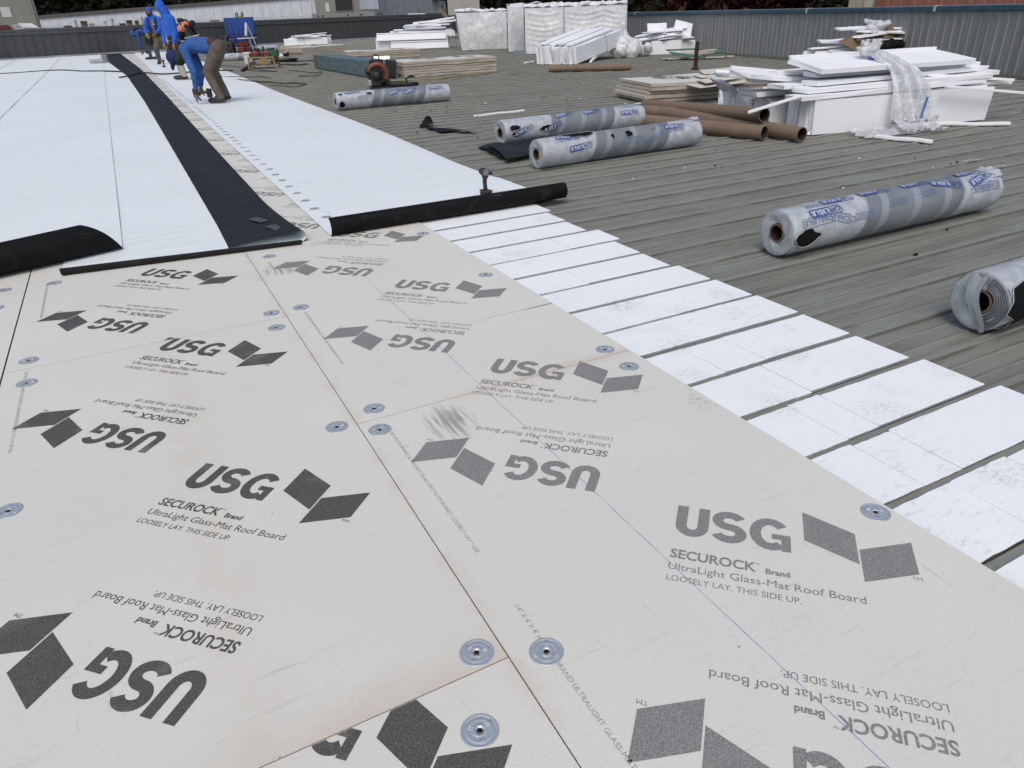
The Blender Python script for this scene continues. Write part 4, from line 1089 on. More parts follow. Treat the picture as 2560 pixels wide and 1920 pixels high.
# ---------------------------------------------------------------- plastic film
def clear_film(name, base, alpha, rough=.3, bs=.55):
    t = NT(name); p = t.pos()
    n_ = t.noise(p, 9, 5, .65, .5)
    c = t.mix(t.ramp(n_, .35, .65), mul(base, .85), base)
    t.bump(t.math('ADD', n_, t.math('MULTIPLY', t.noise(p, 34, 3), .35)), bs, .05)
    return t.fin(c, rough, 0, .6, Alpha=t.ramp(n_, .3, .7, max(0, alpha-.15), min(1, alpha+.15)))
M_CLEAR = clear_film('clear_plastic', (.74, .77, .80), .66)
M_WRAP = clear_film('milky_wrap', (.76, .78, .80), 1.0, .5, .22)
M_WRAPL = clear_film('thin_wrap', (.72, .74, .76), .95, .4, .22)
o = thing('plastic_sheet', 'crumpled clear plastic sheet knotted over the big foam bundle and trailing on the deck', 'plastic sheet', corner, YL)
def drape(u, v):
    # u down from the knot, v across
    path = [(.95, .50, .84), (1.0, .40, .78), (1.06, .24, .72), (1.14, .06, .62), (1.2, -.06, .45), (1.23, -.11, .25), (1.25, -.15, .06), (1.2, -.30, .012), (1.15, -.48, .012)]
    f = u*(len(path)-1); i = min(int(f), len(path)-2); q = Vector(path[i]).lerp(Vector(path[i+1]), f-i)
    w = .10+.36*min(1, u*2.2)+.15*max(0, u-.7)
    pl_ = .035*math.sin(v*23+2*math.sin(u*5))*(.35+u)+.02*math.sin(v*41+u*9)
    bul = .05*math.sin(v*PI)
    x = q.x+(v-.5)*w*(1+.1*math.sin(u*12))-.10*u*(1-v); y = q.y-(pl_+bul)*(1 if u < .8 else .2); z = q.z+(pl_*.6 if u < .45 else 0)
    if u > .75: z = max(.008, .02+abs(pl_)*.8+.3*max(0, .85-u)*0)+(.10*(1-(u-.75)/.25)**2 if u < 1 else 0)
    return (x, y, z)
m = MB(); m.grid(drape, 60, 48); m.build('film', M_CLEAR, o, smooth=True)
m = MB(); m.grid(lambda u, v: (.35+.75*u+.03*math.sin(v*30), -.10-.34*v-.02*math.sin(u*17), .006+.05*abs(math.sin(u*8+v*5))*(1-v)), 26, 16); m.build('film_tail', M_CLEAR, o, smooth=True)
m = MB()
for k in range(26):
    a = random.uniform(0, 6.28); e = random.uniform(.2, 1.2)
    m.cap((.95, .45, .74), .05, (.95+.17*math.cos(a)*math.cos(e), .45+.12*math.sin(a)*math.cos(e), .76+.16*math.sin(e)), .02, 6)
kn = m.melt('knot', M_CLEAR, o, .014, 3, .03, .05)
m = MB(); m.tube([(.90, .37, .70), (.95, .36, .73), (1.0, .37, .72)], [.02, .025, .02], 8); m.build('blue_tape', simple('blue_tape', (.02, .08, .32), .4), o)
m = MB(); m.grid(lambda u, v: (1.27+.035*v-.06*u, -.20-.02*u, .34-.30*u), 6, 3); m.build('blue_label', simple('blue_label', (.06, .17, .42), .5), o)
# ---------------------------------------------------------------- the heap by the right wall
hb = G(2165, 173); hz = math.atan2(AR.y, AR.x)+.1
hx = Vector((math.cos(hz), math.sin(hz), 0)); hy = Vector((-hx.y, hx.x, 0))
bundle(hb-hx*1.15, hz, 8, 2.2, .34, 'foam bundle under the heap by the right wall', 71, jl=.12, jh=.06)
rn = random.Random(77)
for i in range(13):
    s = rn.uniform(-.35, .35); z = .36+.034*i
    slab(hb+hx*s+hy*rn.uniform(.0, .35)+Vector((0, 0, z)), hz+rn.uniform(-.25, .25), rn.uniform(1.3, 2.1)*(1-.025*i), rn.uniform(.12, .34), .035,
         '%s white slab counted upward in the heap by the right wall' % nm[i], 80+i, rn.uniform(-.08, .08), rn.uniform(-.15, .15))
m = MB(); R_ = Matrix.Rotation(1.0, 4, 'X')
m.prism([(-.62, .05), (-.25, -.20), (-.2, -.30), (.1, -.18), (.55, .16), (.5, .30), (-.1, .24)], 0, .006)
o = m.build('cardboard_sheet', M_CARD); o.location = hb+hx*-.15+hy*-.12+Vector((0, 0, .52)); o.rotation_euler = (.95, 0, hz); tag(o, 'torn brown cardboard sheet on the heap by the right wall', 'cardboard')
m = MB(); m.prism([(-.16, .0), (.1, -.05), (.2, .14), (.05, .26), (-.08, .2)], 0, .006)
o = m.build('cardboard_sheet', M_CARD); o.location = hb+hx*.32+hy*-.10+Vector((0, 0, .60)); o.rotation_euler = (1.1, 0, hz+.2); tag(o, 'small folded cardboard flap right of the crumpled film on the heap', 'cardboard')
m = MB()
for k in range(14): m.cap((rn.uniform(-.4, .4), rn.uniform(-.1, .1), rn.uniform(0, .1)), .09, (rn.uniform(-.5, .6), rn.uniform(-.1, .1), rn.uniform(-.05, .1)), .05, 8)
o = m.melt('black_plastic', M_BLACK, None, .02, 4, .05, .09); o.location = hb+hx*.62+hy*-.12+Vector((0, 0, .42)); o.rotation_euler = (0, 0, hz); tag(o, 'crumpled black plastic on the right side of the heap by the wall', 'plastic sheet')
m = MB()
for k in range(14): m.cap((rn.uniform(-.15, .15), 0, rn.uniform(0, .1)), .07, (rn.uniform(-.3, .3), rn.uniform(-.1, .1), rn.uniform(-.1, .16)), .04, 8)
o = m.melt('plastic_sheet', M_CLEAR, None, .018, 3, .05, .07); o.location = hb+hx*.05+hy*-.05+Vector((0, 0, .76)); o.rotation_euler = (0, 0, hz); tag(o, 'crumpled clear film on top of the heap by the right wall', 'plastic sheet')
# ---------------------------------------------------------------- bundle, bag, piles in the middle distance
a = Vector((10.80, 16.89, DZ)); b_ = Vector((10.16, 18.14, DZ)); dd = (b_-a).normalized(); ll = Vector((dd.y, -dd.x, 0))
tb, _ = bundle(a, math.atan2(ll.y, ll.x), 22, 2.75, .41, 'white foam bundle tied with twine, its ragged ends facing the lone brown tube', 91, jl=.07, jh=.05, twine=[1.75], rag=.02)
tb.rotation_euler = (0, -.13, math.atan2(ll.y, ll.x))
for i in range(4):
    slab(a+dd*(.25+.3*i)+ll*1.2+Vector((0, 0, .60+.02*(i % 2))), math.atan2(ll.y, ll.x)+.02*i, 2.3, .22, .05, '%s long slab from the right on top of the twine tied bundle' % nm[i], 95+i, -.13)
M_BAG = clear_film('bag_film', (.78, .80, .82), .80, .3, .3)
m = MB(); rn = random.Random(5)
for k in range(12): m.ball((rn.uniform(-.32, .32), rn.uniform(-.2, .2), rn.uniform(.18, .34)), rn.uniform(.17, .25), 8)
m.cap((0, 0, .4), .14, (-.1, 0, .72), .05, 8); m.cap((-.1, 0, .72), .04, (-.16, .02, .86), .09, 8)
o = m.melt('plastic_bag', M_BAG, None, 0.022, 3, .06, .16); o.location = G(1568, 143); o.rotation_euler = (0, 0, hz); tag(o, 'full clear plastic bag tied at the top beside the twine tied bundle', 'plastic bag')
m = MB()
for k in range(8): m.ball((rn.uniform(-.15, .15), rn.uniform(-.2, .2), rn.uniform(.12, .26)), rn.uniform(.13, .18), 8)
o = m.melt('plastic_bag', M_BAG, None, 0.022, 3, .06, .14); o.location = G(1610, 140); o.rotation_euler = (0, 0, hz); tag(o, 'smaller clear plastic bag between the full bag and the foam heap', 'plastic bag')
pc = G(1648, 136)
bundle(pc+hx*-.25, hz, 9, .95, .36, 'foam bundle under the loose heap behind the green boards', 101, jl=.08, jh=.05)
bundle(pc+hx*.62+hy*.25, hz, 7, .75, .30, 'short foam bundle at the right end of the loose heap behind the green boards', 102, jl=.08, jh=.05)
for i in range(9):
    slab(pc+hx*rn.uniform(-.2, .6)+hy*rn.uniform(.1, .5)+Vector((0, 0, .39+.035*i)), hz+rn.uniform(-.5, .5), rn.uniform(.8, 1.5)*(1-.04*i), rn.uniform(.2, .4), .035, '%s white slab counted upward in the loose heap behind the green boards' % nm[i], 110+i, rn.uniform(-.12, .12), rn.uniform(-.15, .15))
slab(pc+hx*.05+hy*.55+Vector((0, 0, .72)), hz, .62, .26, .03, 'white rectangular slab standing upright at the back of the loose heap', 130, 0, 1.35)
slab(pc+hx*.80+hy*.35+Vector((0, 0, .68)), hz-.1, .55, .40, .03, 'broken white slab standing upright at the right of the loose heap', 131, .25, 1.2)
M_GREEN = simple('green_board', (.075, .19, .125), .7, var=.15, scale=6)
M_PINKB = simple('pale_board', (.46, .40, .35), .8, var=.1, scale=6)
gc = G(1735, 149)
for i, (s, t_, z, L, wd, a_, ti, mt, l) in enumerate([(-.1, .3, .02, 1.3, .4, .1, 0, 1, 'widest pale board at the bottom of the green board pile'), (.35, .1, .02, 1.0, .3, -.3, 0, 1, 'pale board sticking out right under the green pile'),
    (-.15, .45, .22, .95, .30, .05, 0, 0, 'large green board at the back top of the pile'), (-.25, .0, .12, .9, .12, -.55, .12, 0, 'narrow green board sliding down the front of the pile'),
    (-.18, -.05, .08, .9, .10, -.5, .10, 0, 'lower narrow green board at the front of the pile'), (.15, .2, .16, 1.1, .14, .18, -.06, 1, 'pale strip lying across the green boards, upper one'),
    (.1, .12, .12, 1.0, .12, .10, -.03, 1, 'pale strip lying across the green boards, lower one'), (.5, .35, .14, .7, .28, -.1, 0, 0, 'green board at the right of the pile'), (.62, .15, .06, .6, .24, .1, 0, 0, 'low green board at the right end of the pile'),
    (.85, .2, .01, .7, .12, .05, 0, 1, 'thin pale scrap right of the green board pile')]):
    slab(gc+hx*s+hy*t_+Vector((0, 0, z)), hz+a_, L, wd, .035, l, 150+i, ti, 0, False, 'green and pale boards in one pile', 'scrap_board', M_GREEN if mt == 0 else M_PINKB)
M_RUST = simple('rusty_steel', (.05, .016, .012), .7, .3, var=.35, scale=25, bump=.2)
o = thing('steel_post', 'short rusty steel post standing alone on the deck before the green boards', 'post', tuple(G(1738, 173)))
m = MB(); m.lathe([(.045, 0), (.045, .52), (.043, .58), (.001, .585)], 16); m.build('pipe', M_RUST, o, smooth=True, angle=.7)
m = MB(); m.lathe([(.09, 0), (.09, .012), (.06, .02), (.05, .05), (.045, .06)], 16); m.build('base_collar', M_RUST, o, smooth=True, angle=.7)
# ---------------------------------------------------------------- film wrapped pallets
M_SHEETS = stripes('stacked_foam_sheets', (.54, .56, .58), (.66, .68, .70), .12, .8)
def pallet(loc, rz, W, D, H, label, seed, mat, bulge=.03, taper=0, folds=True, fan=False):
    o = thing('wrapped_pallet', label, 'wrapped pallet', loc, rz, 'film wrapped pallets of white foam sheets')
    rn = random.Random(seed); m = MB(); k = 0; z = .02
    while z < H-.06:
        t_ = rn.choice((.05, .06, .075)); j = lambda: rn.uniform(-.02, .02)
        tp = 1-taper*(1-z/H)
        m.box(-W/2*tp+.05+j(), W/2*tp-.05+j(), .05+j(), D-.05+j(), z, z+t_-.004); z += t_
    m.build('foam_sheets', M_SHEETS, o)
    m = MB()
    def side(u, v):                        # u round the load, v up
        per = 2*(W+D); s = u*per
        if s < W: x, y, nx, ny = -W/2+s, 0, 0, -1; e = min(s, W-s)
        elif s < W+D: x, y, nx, ny = W/2, s-W, 1, 0; e = min(s-W, W+D-s)
        elif s < 2*W+D: x, y, nx, ny = W/2-(s-W-D), D, 0, 1; e = min(s-W-D, 2*W+D-s)
        else: x, y, nx, ny = -W/2, D-(s-2*W-D), -1, 0; e = min(s-2*W-D, per-s)
        tp = 1-taper*(1-v); x *= tp
        pk = 1-math.exp(-e*6)
        w = 0
        if folds:
            a = math.sin((s % 1.3)/1.3*PI)
            for q in range(7):
                zc = .18+.11*q
                w += .016*math.exp(-((v-zc-.09*(1-a))/.03)**2)*pk*(.3+.7*abs(math.sin(q*2.1+seed)))
        w += (.065*mnoise.noise(Vector((s*1.6, v*2.2, seed)))+.014*mnoise.noise(Vector((s*5, v*6, seed*2)))+.012*abs(mnoise.noise(Vector((s*2.6+v*2, v*1.2, seed*3)))))*pk
        if fan: w += .006*math.sin((s*3.2-1.0)*(.2+v)*3)*pk
        d = .026+bulge*pk*math.sin(v*PI)+w
        return (x+nx*d, y+ny*d, H*v*.995+.01)
    m.grid(side, 150, 60)
    m.build('film_wrap', mat, o, smooth=True)
    m = MB(); m.grid(lambda u, v: (-W/2-.02+(W+.04)*u, -.02+(D+.04)*v, H+.03+.05*mnoise.noise(Vector((u*3, v*3, seed)))+.02*math.sin(u*9+seed)*math.sin(v*7)+.02*math.sin(u*23+v*11)), 40, 20); m.build('film_top', mat, o, smooth=True)
    return o
E_ = Vector((AR.x, AR.y, 0)).normalized(); Nn = Vector((-E_.y, E_.x, 0)); EZ = math.atan2(E_.y, E_.x)
c = G(1215, 124); pallet(c+E_*.02, EZ-.04, 2.3, 1.2, 1.34, 'rounded wrapped pallet at the left of the group, see-through and narrowing at its base', 3, M_WRAPL, .07, .13, False, True)
c2 = G(1361, 134); pallet(c2, EZ-.03, 1.30, 1.3, 1.40, 'wrapped pallet in the middle with deep sagging folds on its front', 5, M_WRAP, .02)
M_LET = simple('grey_lettering', (.16, .17, .19), .6)
c3 = c2+E_*1.75+Nn*.05; pallet(c3, EZ-.03, 2.1, 1.3, 1.40, 'wide wrapped pallet at the right of the group, gathered film fanning on its front', 7, M_WRAP, .03, 0, True, True)
pallet(c2-E_*.25+Nn*1.75, EZ-.03, 2.0, 1.2, 1.52, 'white wrapped pallet at the back, showing between the see-through and middle ones', 9, M_WRAP, .03, 0, False)
# loose foam lying on the pallets
for i, (p, l) in enumerate([(c2+E_*-.5+Nn*.8+Vector((0, 0, 1.45)), 'white slab on the middle wrapped pallet'), (c3+E_*-.6+Nn*.6+Vector((0, 0, 1.45)), 'white slab on the wide wrapped pallet'), (c+E_*-.1+Nn*.6+Vector((0, 0, 1.38)), 'white slab on the see-through wrapped pallet')]):
    slab(p, EZ+.1*i, 1.3, .6, .06, l, 170+i, .03, .03)
bx = thing('cardboard_box', 'small brown box on the deck between the left and middle wrapped pallets', 'box', tuple(G(1283, 124)), EZ)
m = MB(); m.box(-.20, .20, 0, .3, 0, .20); m.build('box_body', M_CARD, bx, bevel=.006)
m = MB(); m.box(-.20, .20, -.03, -.005, .17, .185); m.build('flap', M_CARD, bx)
o = thing('metal_channel', 'grey metal channel on the deck before the middle wrapped pallet', 'metal channel', tuple(G(1300, 137)), EZ+.1)
m = MB(); m.box(-.2, .22, 0, .25, 0, .06); m.box(-.2, .22, .0, .02, .062, .14); m.build('channel', simple('grey_metal', (.25, .28, .31), .5, .4), o)
rn = random.Random(44)
for P, wd_, l in ((c+Nn*.5+Vector((0, 0, 1.37)), 1.0, 'crumpled white film lying on top of the see-through wrapped pallet'), (c2+E_*.25+Nn*.6+Vector((0, 0, 1.43)), .9, 'crumpled white film bridging the tops of the middle and back pallets'), (c3+E_*.4+Nn*.5+Vector((0, 0, 1.43)), .9, 'crumpled white film lying on top of the wide wrapped pallet')):
    m = MB()
    for k in range(16):
        x, y = rn.uniform(-wd_, wd_), rn.uniform(-.4, .4)
        m.cap((x, y, rn.uniform(0, .06)), rn.uniform(.05, .10), (x+rn.uniform(-.4, .4), y+rn.uniform(-.2, .2), rn.uniform(0, .08)), rn.uniform(.04, .07), 8)
    o = m.melt('plastic_sheet', M_WRAP, None, .025, 3, .05, .12); o.location = P; o.rotation_euler = (0, 0, EZ); tag(o, l, 'plastic sheet')
# ---------------------------------------------------------------- foam heaps before the far wall
c = G(1032, 124)
bundle(c+E_*-1.55, EZ, 10, 3.1, .48, 'long foam bundle at the bottom of the big far heap', 201, jl=.06)
bundle(c+E_*-.55+Nn*.12+Vector((0, 0, .49)), EZ-.02, 8, 2.3, .24, 'upper foam bundle on the right of the big far heap', 250, jl=.15, jh=.06)
rn = random.Random(9)
o = slab(c+E_*.35+Nn*-.25+Vector((0, 0, .18)), EZ-.02, 2.5, .30, .05, 'long white slab leaning along the front of the big far heap', 202, 0, 1.35, True)
o = slab(c+E_*.0+Nn*-.10+Vector((0, 0, .52)), EZ-.01, 3.0, .30, .05, 'upper long white slab on the front of the big far heap', 203, 0, 1.2, True)
for i in range(13):
    s = .30+rn.uniform(-.35, .35)+.06*i
    slab(c+E_*s+Nn*rn.uniform(.1, .5)+Vector((0, 0, .74+.028*i)), EZ+rn.uniform(-.15, .15), rn.uniform(1.7, 2.6)*(1-.03*i), rn.uniform(.2, .45), .05, '%s white slab counted upward in the big far heap' % nm[i], 205+i, -.03+rn.uniform(-.08, .05), rn.uniform(-.1, .1))
c = G(770, 121)
pack_stack(c+Nn*.5+E_*-.6, EZ, 1, .16, 'the pair under the small far foam heap', L=1.6, wd=1.0, seed=31, mark=False)
bundle(c+E_*-1.15+Nn*.1+Vector((0, 0, .17)), EZ, 9, 2.2, .28, 'foam bundle in the small far heap, tied and sagging', 221, jl=.1, jh=.05, twine=[1.0])
for i in range(6):
    slab(c+E_*rn.uniform(-.3, .35)+Nn*rn.uniform(.1, .4)+Vector((0, 0, .48+.03*i)), EZ+rn.uniform(-.2, .2), rn.uniform(1.3, 2.0), rn.uniform(.1, .3), .03, '%s white slab counted upward in the small far heap' % nm[i], 225+i, rn.uniform(-.1, .1), 0)
# ---------------------------------------------------------------- blue steel trough
A = G(788, 171); B = G(945, 199); d = (B-A); L = d.length; rz = math.atan2(d.y, d.x)
o = thing('steel_trough', 'long blue grey sheet steel trough lying behind the leaf blower', 'steel trough', A, rz)
def blue_steel(nm_, c1, c2):
    t = NT(nm_); p = t.pos(); c = t.mix(t.ramp(t.noise(t.vm(p, (1, 1, 5)), 2.5, 4), .35, .65), c1, c2)
    c = t.mix(t.ramp(t.noise(p, 9, 4), .5, .7, 0, .4), c, (.16, .18, .18)); return t.fin(c, .45, .3, .5)
M_BST = blue_steel('blue_steel', (.085, .14, .17), (.14, .205, .235))
m = MB(); m.box(.42, L, 0, .50, .01, .36); m.box(.40, L-.3, -.004, .504, .30, .385); m.build('trough_side', M_BST, o, bevel=.01)
m = MB(); m.box(-.0, .415, -.006, .506, 0, .37); m.build('end_cap', simple('zinc_cap', (.13, .135, .13), .55, .4), o, bevel=.01)
m = MB(); m.box(.42, L, -.018, -.006, .0, .035); m.build('drip_edge', simple('green_edge', (.03, .075, .06), .6), o)
o = thing('sheet_metal', 'small bright sheet metal piece propped up behind the leaf blower', 'sheet metal', tuple(G(955, 178)), EZ)
m = MB(); m.box(-.22, .22, .0, .01, .12, .42, Matrix.Rotation(-.5, 4, 'X')); m.box(-.2, -.18, 0, .2, 0, .2); m.build('plate', simple('bright_metal', (.45, .50, .54), .4, .4), o)
# ---------------------------------------------------------------- far parapet, upper roof and what stands behind it
def wall_frame(a, b_):
    a, b_ = Vector((a[0], a[1], 0)), Vector((b_[0], b_[1], 0)); d = (b_-a); L = d.length
    return a, L, math.atan2(d.y, d.x)
def ribbed(m, L, h0, h1, z0, pitch, rw, rd, front=-1):
    # sheet metal with standing ribs, running along local x, facing -y; h0,h1: height at both ends
    n = int(L/pitch); pts = []
    for i in range(n+1):
        x = i*pitch
        pts += [(x, 0), (x+rw*.25, front*rd), (x+rw*.75, front*rd), (x+rw, 0)]
    vs = []
    for x, y in pts:
        h = h0+(h1-h0)*x/L
        vs += [(x, y, z0), (x, y, h)]
    m.add(vs, [(2*i, 2*i+2, 2*i+3, 2*i+1) for i in range(len(pts)-1)])
def metal(name, c, rough=.5, var=.12, sc=(3, 3, .5), streak=.3):
    t = NT(name); p = t.pos()
    k = t.mix(t.ramp(t.noise(t.vm(p, sc), 2, 4), .3, .7), mul(c, 1-var), mul(c, 1+var))
    k = t.mix(t.ramp(t.noise(t.vm(p, (7, 7, .35)), 1.6, 4, .7), .55, .75, 0, streak), k, mul(c, .55))
    return t.fin(k, rough, .15, .4)
a, L, rz = wall_frame((-30.4, 40.5), (24.4, 51.46))
o = thing('parapet_wall', 'dark grey ribbed parapet wall along the far side of the roof', 'parapet wall', a, rz)
m = MB(); ribbed(m, L, 1.12, 1.12, -.04, .42, .05, .03); m.box(0, L, .012, .3, -.04, 1.11); m.build('panel', metal('dark_grey_panel', (.062, .066, .068), .5, .1), o)
m = MB(); m.box(-.1, L+.1, -.07, .34, 1.24, 1.36); m.box(-.1, L+.1, -.05, .33, 1.10, 1.238); m.build('cap', metal('dark_grey_cap', (.075, .078, .081), .45, .1), o, bevel=.012)
m = MB(); m.box(0, L, -.11, -.034, -.035, .09); m.build('base_flashing', metal('grey_flashing', (.30, .32, .34), .5, .1), o, bevel=.01)
b = MB(); b.add([Matrix.Rotation(rz, 3, 'Z') @ Vector(v)+a for v in ((0, .3, 1.2), (L, .3, 1.2), (L, 60, 1.2), (0, 60, 1.2))], [(0, 1, 2, 3)])
struct(b.build('upper_roof', simple('upper_roof_grey', (.4, .42, .44), .7)))
def at(px, py, dist):                       # point on the sight line at a level distance
    d = ray(px, py); k = dist/math.hypot(d.x, d.y); return CAM+d*k
A, B = at(60, 46, 78), at(800, -12, 60)
a, L, rz = wall_frame(A, B)
o = thing('rooftop_wall', 'white ribbed wall standing on the upper roof under dark trees', 'wall', a, rz)
m = MB(); ribbed(m, L, A.z-.12, B.z-.12, 1.0, .85, .10, .05); m.build('panel', metal('white_panel', (.52, .55, .57), .5, .1, streak=.35), o)
m = MB(); u = Vector((L, 0, B.z-A.z))
m.bar((0, .06, A.z), Vector((0, .06, A.z))+u, .35, .26); m.build('cap', metal('brown_cap', (.085, .08, .078), .5), o)
m = MB(); m.box(0, L, -.12, -.06, 1.15, 1.52); m.build('base_flashing', metal('pale_flashing', (.42, .45, .47), .5), o)
# beige roof unit at the far left
def boxunit(px0, px1, dist, zt, name, label, cat, mat, D=3.):
    A, B = at(px0, 30, dist), at(px1, 30, dist); a, L, rz = wall_frame(A, B)
    o = thing(name, label, cat, (a.x, a.y, 1.2), rz)
    m = MB(); m.box(0, L, 0, D, 0, zt); m.build('housing', mat, o, bevel=.03)
    return o, L
M_BEIGE = metal('beige_panel', (.22, .215, .185), .6, .08)
o, L = boxunit(-160, 86, 58, 4.5, 'roof_unit', 'beige block with a paper notice at the far left of the upper roof', 'roof unit', M_BEIGE)
m = MB(); m.box(L+.01, L+.14, -.06, 3.1, 0, 4.5); m.box(L+.15, L+.5, .2, .6, 2.0, 4.4); m.build('downpipe', metal('grey_green_trim', (.12, .135, .13), .5), o, bevel=.02)
M_PAPER = simple('white_paper', (.5, .5, .5), .8)
for (x, z, w_, h_) in ((L-1.75, .85, .5, .55), (L-1.1, 2.35, .42, .42)):
    m = MB(); m.box(x, x+w_, -.02, -.004, z, z+h_); m.build('notice', M_PAPER, o)
m = MB(); m.ball((L-2.1, -.02, 1.75), .14, 8, (1, .3, .5)); m.build('lamp', M_PAPER, o, smooth=True)
o, L = boxunit(790, 932, 56, 3.6, 'roof_unit', 'beige rooftop machine with a dark louvre in front of the corrugated wall', 'roof unit', M_BEIGE)
m = MB(); m.box(1.25, 2.6, -.06, -.01, .45, 1.75); 
m.build('louvre_frame', metal('louvre_frame', (.20, .20, .17), .6), o, bevel=.02)
m = MB(); m.box(1.36, 2.49, -.068, -.063, .55, 1.65)
for k in range(12): m.box(1.36, 2.49, -.11, -.07, .57+.09*k, .60+.09*k)
m.build('louvre', metal('dark_louvre', (.045, .045, .04), .6), o)
m = MB(); m.box(3.0, 4.25, -.05, -.005, .55, 3.4); m.build('white_panel', metal('pale_blue_panel', (.34, .38, .43), .5), o, bevel=.02)
m = MB(); m.box(-.3, L+.15, -.25, -.07, .0, .42); m.build('base_rail', metal('base_rail', (.20, .205, .19), .6), o, bevel=.02)
m = MB()
for x in (.1, .4, 2.1, 3.0, 4.2, 4.4): m.lathe([(.001, .02), (.06, .015), (.06, 0)], 10, Matrix.Translation((x, -.252, .26)) @ Matrix.Rotation(PI/2, 4, 'X'))
m.build('rail_hole', M_SCREW, o)
m = MB(); m.box(.68, .92, -.02, -.005, .5, 1.05); m.build('notice', M_PAPER, o)
A, B = at(931, 30, 62), at(1116, 30, 62); a, L, rz = wall_frame(A, B)
o = thing('rooftop_wall', 'blue grey finely corrugated wall on the upper roof beside the louvred machine', 'wall', a, rz)
m = MB(); ribbed(m, L, 4.6, 4.6, 1.15, .24, .12, .05); m.build('panel', metal('corrugated_blue_grey', (.17, .195, .215), .45, .1), o)
o, L = boxunit(1120, 1200, 47, 3., 'roof_unit', 'pale beige box behind the wrapped pallets at the end of the far wall', 'roof unit', metal('pale_beige', (.36, .35, .31), .6, .05), 2.)
m = MB(); m.box(-.02, L, -.02, 1.9, -.35, -.0); m.build('skid', M_SCREW, o)
P1, P2 = at(1098, 22, 50), at(1130, 56, 50)
m = MB(); m.bar(P1, P2, .20, .05, (AF.x, AF.y, 0)); o = m.build('wood_plank', simple('grey_wood', (.22, .20, .165), .8, var=.2, scale=10)); tag(o, 'grey wooden plank leaning at the right end of the far wall', 'plank')
# things left lying on the upper roof's edge
M_BUCK = simple('white_bucket', (.55, .56, .56), .5)
def onwall(px, py, dist=45.5): p = at(px, py, dist); return p
def bucket(px, w_px, top, label, dist=48.6, hgt=None):
    p = at(px, 60, dist); sc = dist/math.hypot(*ray(px, 60).xy)/FPX
    r = w_px*sc/2; zt = at(px, top, dist).z
    o = thing('bucket', label, 'bucket', (p.x, p.y, 1.2), 0, 'white buckets on the upper roof edge')
    m = MB(); h = zt-1.2; m.lathe([(.001, 0), (r*.85, 0), (r*.95, h*.86), (r, h*.87), (r, h*.93), (r*.97, h), (r*.9, h), (r*.9, h-.02), (.001, h-.03)], 20); m.build('pail', M_BUCK, o, smooth=True, angle=.6)
    m = MB(); m.tube([(r*math.cos(t), -r*.2-.02, h*.8-r*.8*math.sin(t)) for t in [PI*i/10 for i in range(11)]], .012, 5); m.build('handle', M_STEEL, o)
    return o
bucket(184, 17, 49, 'white bucket beside the brown box, left of the middle of the far wall')
bucket(277, 16, 45, 'white bucket standing between the open box pair and the brown box')
bucket(353, 15, 42, 'white bucket partly hidden by the harnessed worker')
def cbox(px0, px1, top, label, mat=M_CARD, dist=48.5, name='cardboard_box', cat='box', hz_=0):
    A, B = at(px0, 60, dist), at(px1, 60, dist); a, L, rz = wall_frame(A, B); zt = at((px0+px1)/2, top, dist).z
    o = thing(name, label, cat, (a.x, a.y, 1.2), rz+hz_)
    m = MB(); m.box(0, L, 0, L*.9, 0, zt-1.2); m.build('box_body', mat, o, bevel=.01)
    m = MB(); m.box(-.01, L+.01, -.10, -.005, zt-1.235, zt-1.21); m.build('flap', mat, o)
    return o
cbox(202, 219, 52, 'brown open box right of the first white bucket'); cbox(317, 332, 50, 'tan box left of the bucket by the harnessed worker')
cbox(298, 314, 58, 'low tan box beside the tan one on the far wall'); cbox(338, 347, 51, 'small tan box just left of the bucket by the worker')
M_WHT = simple('white_carton', (.58, .60, .61), .7)
cbox(30, 56, 62, 'white carton under the paper notice at the far left', M_WHT, name='white_carton'); cbox(222, 237, 57, 'low white carton behind the brown open box', M_WHT, 49.2, 'white_carton'); cbox(258, 267, 52, 'white carton left of the middle bucket', M_WHT, 49.2, 'white_carton')
def lump(px0, px1, top, label, mat, name, cat, dist=48.5, seed=1, zb=1.2):
    rn = random.Random(seed); A, B = at(px0, 60, dist), at(px1, 60, dist); a, L, rz = wall_frame(A, B); zt = at((px0+px1)/2, top, dist).z
    m = MB(); h = zt-zb
    for k in range(9): 
        r = h*rn.uniform(.25, .42); m.cap((rn.uniform(.12, .88)*L, rn.uniform(0, .3), r), r, (rn.uniform(.1, .9)*L, rn.uniform(0, .3), r*1.1), r*.8, 8)
    o = m.melt(name, mat, None, .03, 3, .05, .1); o.location = (a.x, a.y, zb); o.rotation_euler = (0, 0, rz)
    return tag(o, label, cat)
lump(158, 178, 60, 'black bag left of the first white bucket', M_BLK, 'bag', 'bag', seed=2)
lump(-12, 20, 57, 'dark red tarp at the far left edge of the picture', simple('maroon_cloth', (.09, .012, .018), .8), 'tarp', 'tarp', seed=3)
lump(18, 32, 64, 'brown bag between the red tarp and the white carton', M_CARD, 'bag', 'bag', seed=4)
lump(88, 112, 65, 'folded blue grey tarp at the foot of the white wall', simple('blue_grey_cloth', (.17, .22, .27), .7), 'tarp', 'tarp', seed=6)
lump(444, 478, 41, 'black and white gear bag lying on the far wall above the orange vest', M_BLK, 'gear_bag', 'bag', 49.1, 7, 1.37)
lump(523, 552, 47, 'rolled tan cushion on the far wall left of the blue chest', simple('tan_cloth', (.15, .12, .06), .8), 'cushion', 'cushion', 49.4, 8, 1.37)
m = MB()
